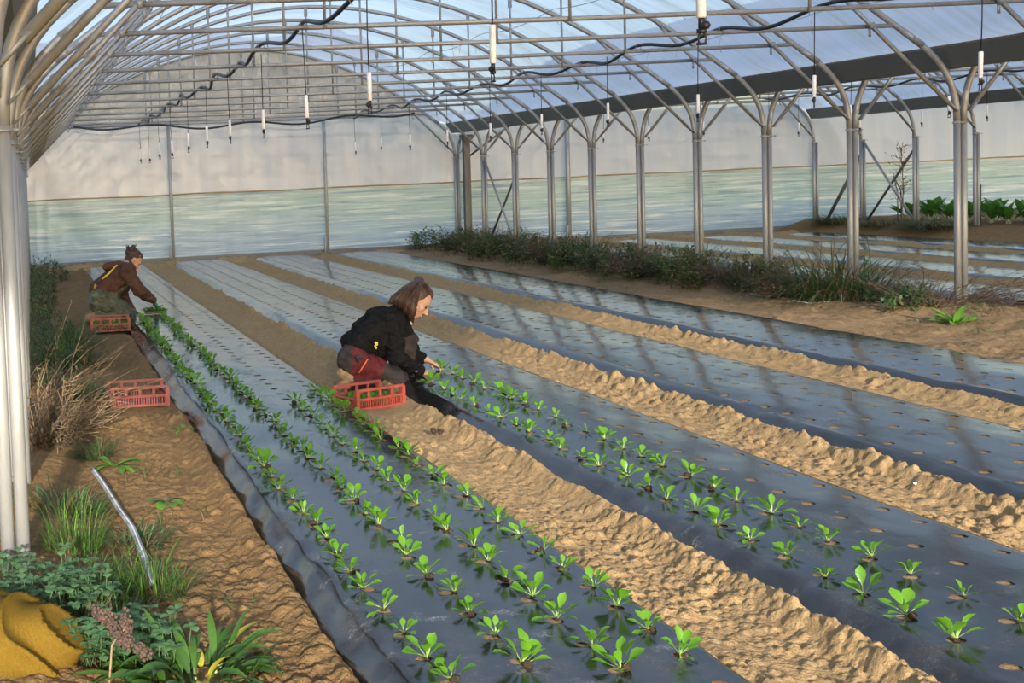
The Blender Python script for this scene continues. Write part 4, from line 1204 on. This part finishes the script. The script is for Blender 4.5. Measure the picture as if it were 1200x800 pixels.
# right verge: grasses and dry weeds at the post feet
RG = [grass('grass_tuft', .55, .52, 620, 81, .3), grass('grass_tuft', .5, .40, 560, 82, .45)]
RB = [leafy_bush('weed_bush', .6, .42, 1900, ('weed_leaf', 'grass_blade', 'grass_blade'), 83, .06, .3), dry_clump('dry_stalk_clump', .5, .42, 300, 84, 'dark_twig')]
n = [0, 0, 0, 0]
NAMEK = {9: 'first', 8: 'second', 7: 'third', 6: 'fourth', 5: 'fifth', 4: 'sixth', 3: 'seventh', 2: 'eighth', 1: 'ninth', 0: 'tenth'}
rv = []
for k in range(8, 0, -1):
    y = YR(k); pn = NAMEK[k] + ' post of the right row'
    rv.append((0 if k % 2 == 0 else 1, 8.72, y - .15, 1.0 if k == 8 else .85, 'green grass tuft at the foot of the ' + pn))
    rv.append((2, 8.65, y + .75, .95 + .05 * (8 - k) / 8, 'leafy weed clump just past the ' + pn))
    rv.append((3, 8.6 + .2 * (k % 2), y + .35, .9, 'brown dead weed tangle beside the ' + pn))
allp = RG + RB
for i, (v, x, y, s, lab) in enumerate(rv):
    n[v] += 1; f = setup if n[v] == 1 else clone
    if v == 2 and y < 15: s *= .62
    if y > 15: s *= 1.25
    elif v < 2: s *= 1.4
    f(allp[v], (x, y, .13), lab, ('grass', 'grass', 'weeds', 'dry weeds')[v], 'weeds along the right post row', i * .9, (s * .95, s * 1.15, s * .92))
TW = dry_clump('twig_pile', .6, .8, 230, 86, 'dark_twig', (.5, .1))
setup(TW, (8.95, 12.1, .16), 'heap of bare brown twigs at the foot of nearest right post', 'twigs', None, 0, (1.1, .9, .5))
LP = leafy_bush('weed_bush', .32, .30, 700, ('weed_leaf', 'clover_leaf'), 87, .07, .05)
setup(LP, (8.62, 12.25, .1), 'dark leafy weed at the left end of the twig heap', 'weeds', 'single weeds on the right verge')
def rosette(name, n, L, W, seed, mats, up=(.3, 1.2), stem=0., smat=None, droop=(.4, 1.3), peak=.6):
    r = random.Random(seed); mb = MB()
    for i in range(n):
        mb.leaf((r.gauss(0, .012), r.gauss(0, .012), -.01), i * 2.4 + r.uniform(-.4, .4), L * r.uniform(.65, 1.15), W * r.uniform(.7, 1.2), r.uniform(*up), r.uniform(*droop), mats[r.randrange(len(mats))], stem, smat, .004, .16, 8, peak, r.uniform(-.3, .3))
    return mb.build(name, None)
o = rosette('broadleaf_weed', 18, .24, .065, 88, ('bright_leaf', 'bright_leaf', 'seedling_leaf'))
setup(o, (8.42, 11.2, .07), 'bright green weed on the bare soil in front of twig heap', 'weed', 'single weeds on the right verge')
mb = MB(); rr = random.Random(5); x, y = 8.55, 13.6; pts = []
for i in range(24): pts.append((i * .045, -i * .05, .012 * math.sin(i * 1.3)))
mb.tube(pts, .011, 6, 'grey_tape', flat=.5); o = mb.build('drip_tape', None, None, loc=(8.15, 13.4, .115)); tag(o, 'grey drip tape on the right verge before the grass tufts', 'drip tape')

# tall dead weed and leafy greens in the far right bay
mb = MB(); r = random.Random(91); p = V3((0, 0, -.1))
mb.tube([p, V3((.05, 0, .7)), V3((.0, 0, 1.5))], [.014, .009, .004], 5, 'dry_stalk')
for i in range(46):
    t = r.uniform(.25, 1); b = V3((.05 * math.sin(t * 3), 0, 1.5 * t)); d = V3((r.gauss(0, 1), r.gauss(0, 1), r.uniform(.3, 1.4))).normalized() * r.uniform(.12, .42) * (1.25 - .6 * t)
    mb.tube([b, b + d * .6 + V3((0, 0, .02)), b + d], [.005, .0035, .0015], 4, 'dry_stalk')
    for _ in range(4): mb.ball(b + d * r.uniform(.5, 1.05) + V3((r.gauss(0, .02), r.gauss(0, .02), r.gauss(0, .02))), .009, 'seed_head', 5)
o = mb.build('dead_weed', None, None, loc=(17.0, 24.1, .25)); tag(o, 'tall dry branching weed standing before the far right struts', 'dry weed')
CH = []
for q in range(3):
    r = random.Random(92 + q); mb = MB()
    for i in range(12):
        mb.leaf((r.gauss(0, .03), r.gauss(0, .03), -.02), i * 2.4 + r.uniform(-.3, .3), .50 * r.uniform(.75, 1.15), .17 * r.uniform(.8, 1.1), r.uniform(.9, 1.45), r.uniform(.3, 1.0), 'chard_leaf', .35, 'chard_stem', .012, .12, 8, .5, r.uniform(-.5, .5))
    CH.append(mb.build('chard_plant', None))
i = 0
for row in range(2):
    for j in range(11):
        x, y = 17.9 + row * .55 + random.uniform(-.1, .1), 19.6 + j * .55 + random.uniform(-.1, .1)
        f = setup if i < 3 else clone
        f(CH[i % 3], (x, y, .27), '%s leafy chard plant from the near end, %s row along the right edge' % (ORD[j], ('front', 'back')[row]), 'chard', 'chard plants in the far right bay', i * 1.7, (.95, .95, .95))
        i += 1
FG = clone(RG[0], (17.0, 26.0, .22), 'low grass patch at the far right corner by struts', 'grass', 'grass in the far right bay', 1.1, (1.3, 1.3, .5))
clone(RG[1], (17.0, 24.6, .22), 'low grass patch around the foot of tall dead weed', 'grass', 'grass in the far right bay', 2.1, (1.3, 1.5, .5))
clone(RG[0], (16.9, 23.0, .22), 'low grass patch on the bank below the chard plants', 'grass', 'grass in the far right bay', 3.1, (1.2, 1.8, .45))
# bent wire hoops standing among the greens
for i, (x, y, w, h) in enumerate(((17.6, 25.0, 1.1, .95), (17.7, 22.9, 1.2, 1.1), (17.9, 21.2, 1.0, 1.0))):
    mb = MB(); mb.tube([(-w / 2, 0, -.1), (-w / 2 + .04, 0, h * .65), (0, .1, h), (w / 2 - .04, 0, h * .65), (w / 2, 0, -.1)], .011, 6, 'dark_steel')
    o = mb.build('wire_hoop', None, None, loc=(x, y, .25)); o.rotation_euler.z = .9
    tag(o, ('bent dark wire hoop behind the tall dead weed', 'bent dark wire hoop over chard, left of the two on the right', 'bent dark wire hoop over chard at the right picture edge')[i], 'wire hoop', 'bent wire hoops')

# near left corner
mb = MB(); A0 = V3((.28, 7.3, .07)); pts = [(0, 0, 0), (.035, -.45, .02), (.085, -1.0, .015), (.12, -1.4, .025), (.135, -1.9, .02), (.13, -2.25, .0)]
den = []
for i in range(len(pts) - 1):
    for q in range(6): den.append(tuple(a + (b - a) * q / 6 for a, b in zip(pts[i], pts[i + 1])))
mb.tube(den, .0165, 8, 'grey_tape', flat=.45); mb.tube([(p[0], p[1], p[2] + .008) for p in den], .004, 5, 'white_plastic')
o = mb.build('drip_tape', None, None, loc=A0); tag(o, 'grey flattened drip tape lying on the left soil path', 'drip tape')
NG = grass('grass_tuft', .42, .27, 330, 95, .12, ('grass_blade', 'bright_leaf', 'grass_blade'), .006)
setup(NG, (.19, 5.15, .05), 'green grass tuft at lower end of the grey drip tape', 'grass', 'grass tufts in the near corner', 0, (.7, .6, .8))
clone(NG, (.12, 5.75, .06), 'upright green grass right beside the big left corner post', 'grass', 'grass tufts in the near corner', 2, (.42, .6, 1.1))
clone(NG, (.42, 5.1, .05), 'thin grass between drip tape and broad strap-leaved plant', 'grass', 'grass tufts in the near corner', 4, (.7, .6, .7))
NW = grass('grass_tuft', .5, .22, 420, 196, .35, ('weed_leaf', 'grass_blade', 'clover_leaf'), .009)
setup(NW, (.12, 4.62, .02), 'dark mixed grass around the brown seed spike', 'grass', 'grass tufts in the near corner', 0, (.9, 1, .9))
clone(NW, (.05, 6.5, .05), 'dark mixed grass behind big left post, left of drip tape', 'grass', 'grass tufts in the near corner', 1, (.6, .9, .7))
clone(NW, (.40, 5.9, .03), 'low patchy grass right of the drip tape middle', 'grass', 'grass tufts in the near corner', 2, (.5, .7, .3))
def clover(seed, n, R):
    r = random.Random(seed); mb = MB()
    for i in range(n):
        a = r.uniform(0, 6.28); q = R * math.sqrt(r.random()); p = V3((q * math.cos(a), q * math.sin(a), 0)); h = .05 + .10 * r.random(); top = p + V3((r.gauss(0, .02), r.gauss(0, .02), h))
        mb.tube([p, top], .0016, 3, 'clover_leaf')
        az = r.uniform(0, 6.28)
        for k in range(3): mb.leaf(top, az + k * 2.09, .036 * r.uniform(.8, 1.2), .034, r.uniform(-.1, .45), .5, 'clover_leaf', 0, None, .002, .08, 4, .6)
    return mb.build('clover_patch', None)
o = clover(96, 150, .27); setup(o, (-.02, 4.9, .06), 'blue-green clover patch between mustard knit and left post', 'clover', 'clover patches in the near corner', 0, (1, 1.1, 1.2))
o = clover(97, 110, .2); setup(o, (.27, 4.35, .05), 'small clover patch under the brown seed spike', 'clover', 'clover patches in the near corner')
r = random.Random(98); mb = MB(); yl = MB()
for i in range(135):
    a = r.uniform(0, 6.28); q = .18 * math.sqrt(r.random()); b = (q * math.cos(a), q * math.sin(a), -.01)
    (yl if i % 13 == 5 else mb).leaf(b, a + r.gauss(0, .5), .225 * r.uniform(.6, 1.25), .034 * r.uniform(.7, 1.25), r.uniform(.55, 1.45), r.uniform(.6, 2.2), 'yellow_leaf' if i % 13 == 5 else 'plantain_leaf', .16, 'seedling_stem', .006, .16, 9, .5, r.uniform(-.35, .35))
o = mb.build('plantain_plant', None); yl.build('yellowed_leaves', None, o)
setup(o, (.46, 4.15, .03), 'broad strap-leaved green plant at the bottom left edge', 'plant', None)
mb = MB(); st = MB(); r = random.Random(99)
sp = [V3(at(112, 716, 4.05)), V3(at(130, 728, 4.02)), V3(at(138, 745, 4.0)), V3(at(172, 765, 3.98))]
s0 = V3(at(128, 800, 4.0)); base = V3((s0.x - .02, s0.y, .0))
off = base
for a, b, n_ in ((sp[0], sp[1], 190), (sp[1], sp[2], 120), (sp[2], sp[3], 230), (V3(at(145, 722, 4.0)), V3(at(150, 740, 4.0)), 90)):
    for i in range(n_):
        t = r.random(); p = a + (b - a) * t - off; d = V3((r.gauss(0, 1), r.gauss(0, 1), r.gauss(0, 1))).normalized()
        mb.ball(p + d * .026 * r.random(), .0066 * r.uniform(.7, 1.3), 'seed_head', 6)
o = mb.build('seed_spike', None, None, loc=off); tag(o, 'brown knobbly seed spike leaning over the strap-leaved plant', 'seed spike')
st.tube([V3((0, 0, 0)), s0 - off, sp[2] - off + V3((-.02, 0, -.03)), sp[2] - off], .0035, 5, 'dry_stalk'); st.tube([sp[2] - off, sp[1] - off, sp[0] - off], .003, 5, 'dry_stalk'); st.tube([sp[2] - off, sp[3] - off], .003, 5, 'dry_stalk')
st.tube([sp[2] - off, V3(at(148, 735, 4.0)) - off], .003, 5, 'dry_stalk'); st.build('stalk', None, o)
# scattered short weeds on the left path
r = random.Random(120); mb = MB()
for c in range(46):
    cx, cy = r.uniform(.1, .85), r.uniform(4.6, 12.5)
    if cx > .62 and r.random() < .6: continue
    for i in range(r.randrange(8, 26)):
        mb.leaf((cx + r.gauss(0, .06), cy + r.gauss(0, .08), .05), r.uniform(0, 6.28), r.uniform(.03, .09), .005, r.uniform(.1, 1.2), 1., 'grass_blade' if r.random() < .6 else 'dry_leaf', 0, None, .002, .1, 3)
o = mb.build('short_grass', None); tag(o, 'sparse short grass and litter on the left soil path', 'grass', None, 'stuff')
r = random.Random(121); mb = MB()
for c in range(70):
    cy = r.uniform(10.2, 24); cx = r.uniform(7.5, 9.5) if cy > 12 else r.uniform(8.1, 9.3)
    for i in range(r.randrange(8, 30)):
        mb.leaf((cx + r.gauss(0, .07), cy + r.gauss(0, .1), .08 + .12 * math.exp(-((cx - 8.95) / .55) ** 2)), r.uniform(0, 6.28), r.uniform(.04, .12), .007, r.uniform(.1, 1.2), 1., 'grass_blade' if r.random() < .55 else 'dry_leaf', 0, None, .002, .1, 3)
o = mb.build('short_grass', None); tag(o, 'sparse short grass and litter on the right verge soil', 'grass', None, 'stuff')
# mustard knitwear bundled at the bottom left corner
th = np.linspace(0, 2 * PI, 161); rr_ = np.linspace(0, 1, 60); T, Rr = np.meshgrid(th, rr_)
KX = np.cos(T) * .37 * Rr; KY = np.sin(T) * .32 * Rr
KZ = .30 * np.sqrt(np.clip(1 - Rr ** 2.3, 0, 1))
fold = 1 - 2 * np.abs(np.sin((KX * .75 + KZ * .9 - KY * .25) * 30 + 3.5 * fbm(KX * 3.5, KY * 3.5, 6, 2))) ** .6 
sc = 1 + .055 * fold * 2.0 * np.clip(Rr * 1.6, 0, 1) + .07 * fbm(KX * 5, KY * 5 + KZ * 4, 8, 2)
KX, KY = KX * sc, KY * sc; KZ = KZ * (1 + .05 * fold)
o = grid_mesh('knitted_garment', KX, KY, KZ, 'mustard_knit', None); o.location = (-.235, 4.40, -.012)
tag(o, 'mustard yellow ribbed knitwear bundled in the bottom left corner', 'knitwear')
# odd bits
mb = MB(); 
for i in range(7): mb.ball((random.gauss(0, .018), random.gauss(0, .018), .012 + random.random() * .012), .017, 'peat', 7, (1.1, 1, .8))
o = mb.build('soil_clod', None, None, loc=(2.43, 7.72, .075)); tag(o, 'dark crumb of potting soil lying on the sandy path', 'soil clod')
mb = MB(); mb.ball((0, 0, .006), .009, 'white_stone', 6, (1.2, 1, .7)); o = mb.build('pebble', None, None, loc=(4.15, 5.8, .105)); tag(o, 'small white pebble on the sandy path at lower right', 'pebble')
o = rosette('broadleaf_weed', 9, .10, .03, 131, ('bright_leaf',), (.2, .9)); setup(o, (.93, 8.3, .06), 'tiny bright weed at the bed edge, right of the dry stalks', 'weed', 'single weeds on the left path')
o = rosette('broadleaf_weed', 8, .13, .05, 132, ('clover_leaf', 'bright_leaf'), (.0, .5)); setup(o, (.62, 6.5, .06), 'flat grey-green weed on the left soil path beside the bed', 'weed', 'single weeds on the left path')
o = rosette('broadleaf_weed', 14, .2, .035, 133, ('bright_leaf', 'plantain_leaf'), (.1, .8)); setup(o, (.42, 7.45, .05), 'long-leaved green weed near the upper end of drip tape', 'weed', 'single weeds on the left path')

# ------------------------------------------------------------------ light
sdir = V3((.145, 1.0, -.235)).normalized()
ld = bpy.data.lights.new('sun', 'SUN'); lo = bpy.data.objects.new('sun', ld); COL.objects.link(lo)
ld.energy = 7.0; ld.angle = math.radians(1.8); ld.color = (1, .90, .77)
lo.rotation_euler = sdir.to_track_quat('-Z', 'Y').to_euler(); lo.location = (-5, -30, 12)
w = bpy.data.worlds.new('world'); SC.world = w; w.use_nodes = True
nt = w.node_tree; nt.nodes.clear()
sky = nt.nodes.new('ShaderNodeTexSky'); sky.sky_type = 'NISHITA'; sky.sun_disc = False
sky.sun_elevation = math.radians(14); sky.sun_rotation = math.radians(180 - 8); sky.air_density = 1.1; sky.dust_density = 1.2; sky.ozone_density = 1.6
bg = nt.nodes.new('ShaderNodeBackground'); bg.inputs[1].default_value = .30
out = nt.nodes.new('ShaderNodeOutputWorld')
nt.links.new(sky.outputs[0], bg.inputs[0]); nt.links.new(bg.outputs[0], out.inputs[0])
SC.view_settings.view_transform = 'Standard'
SC.view_settings.exposure = 0.34
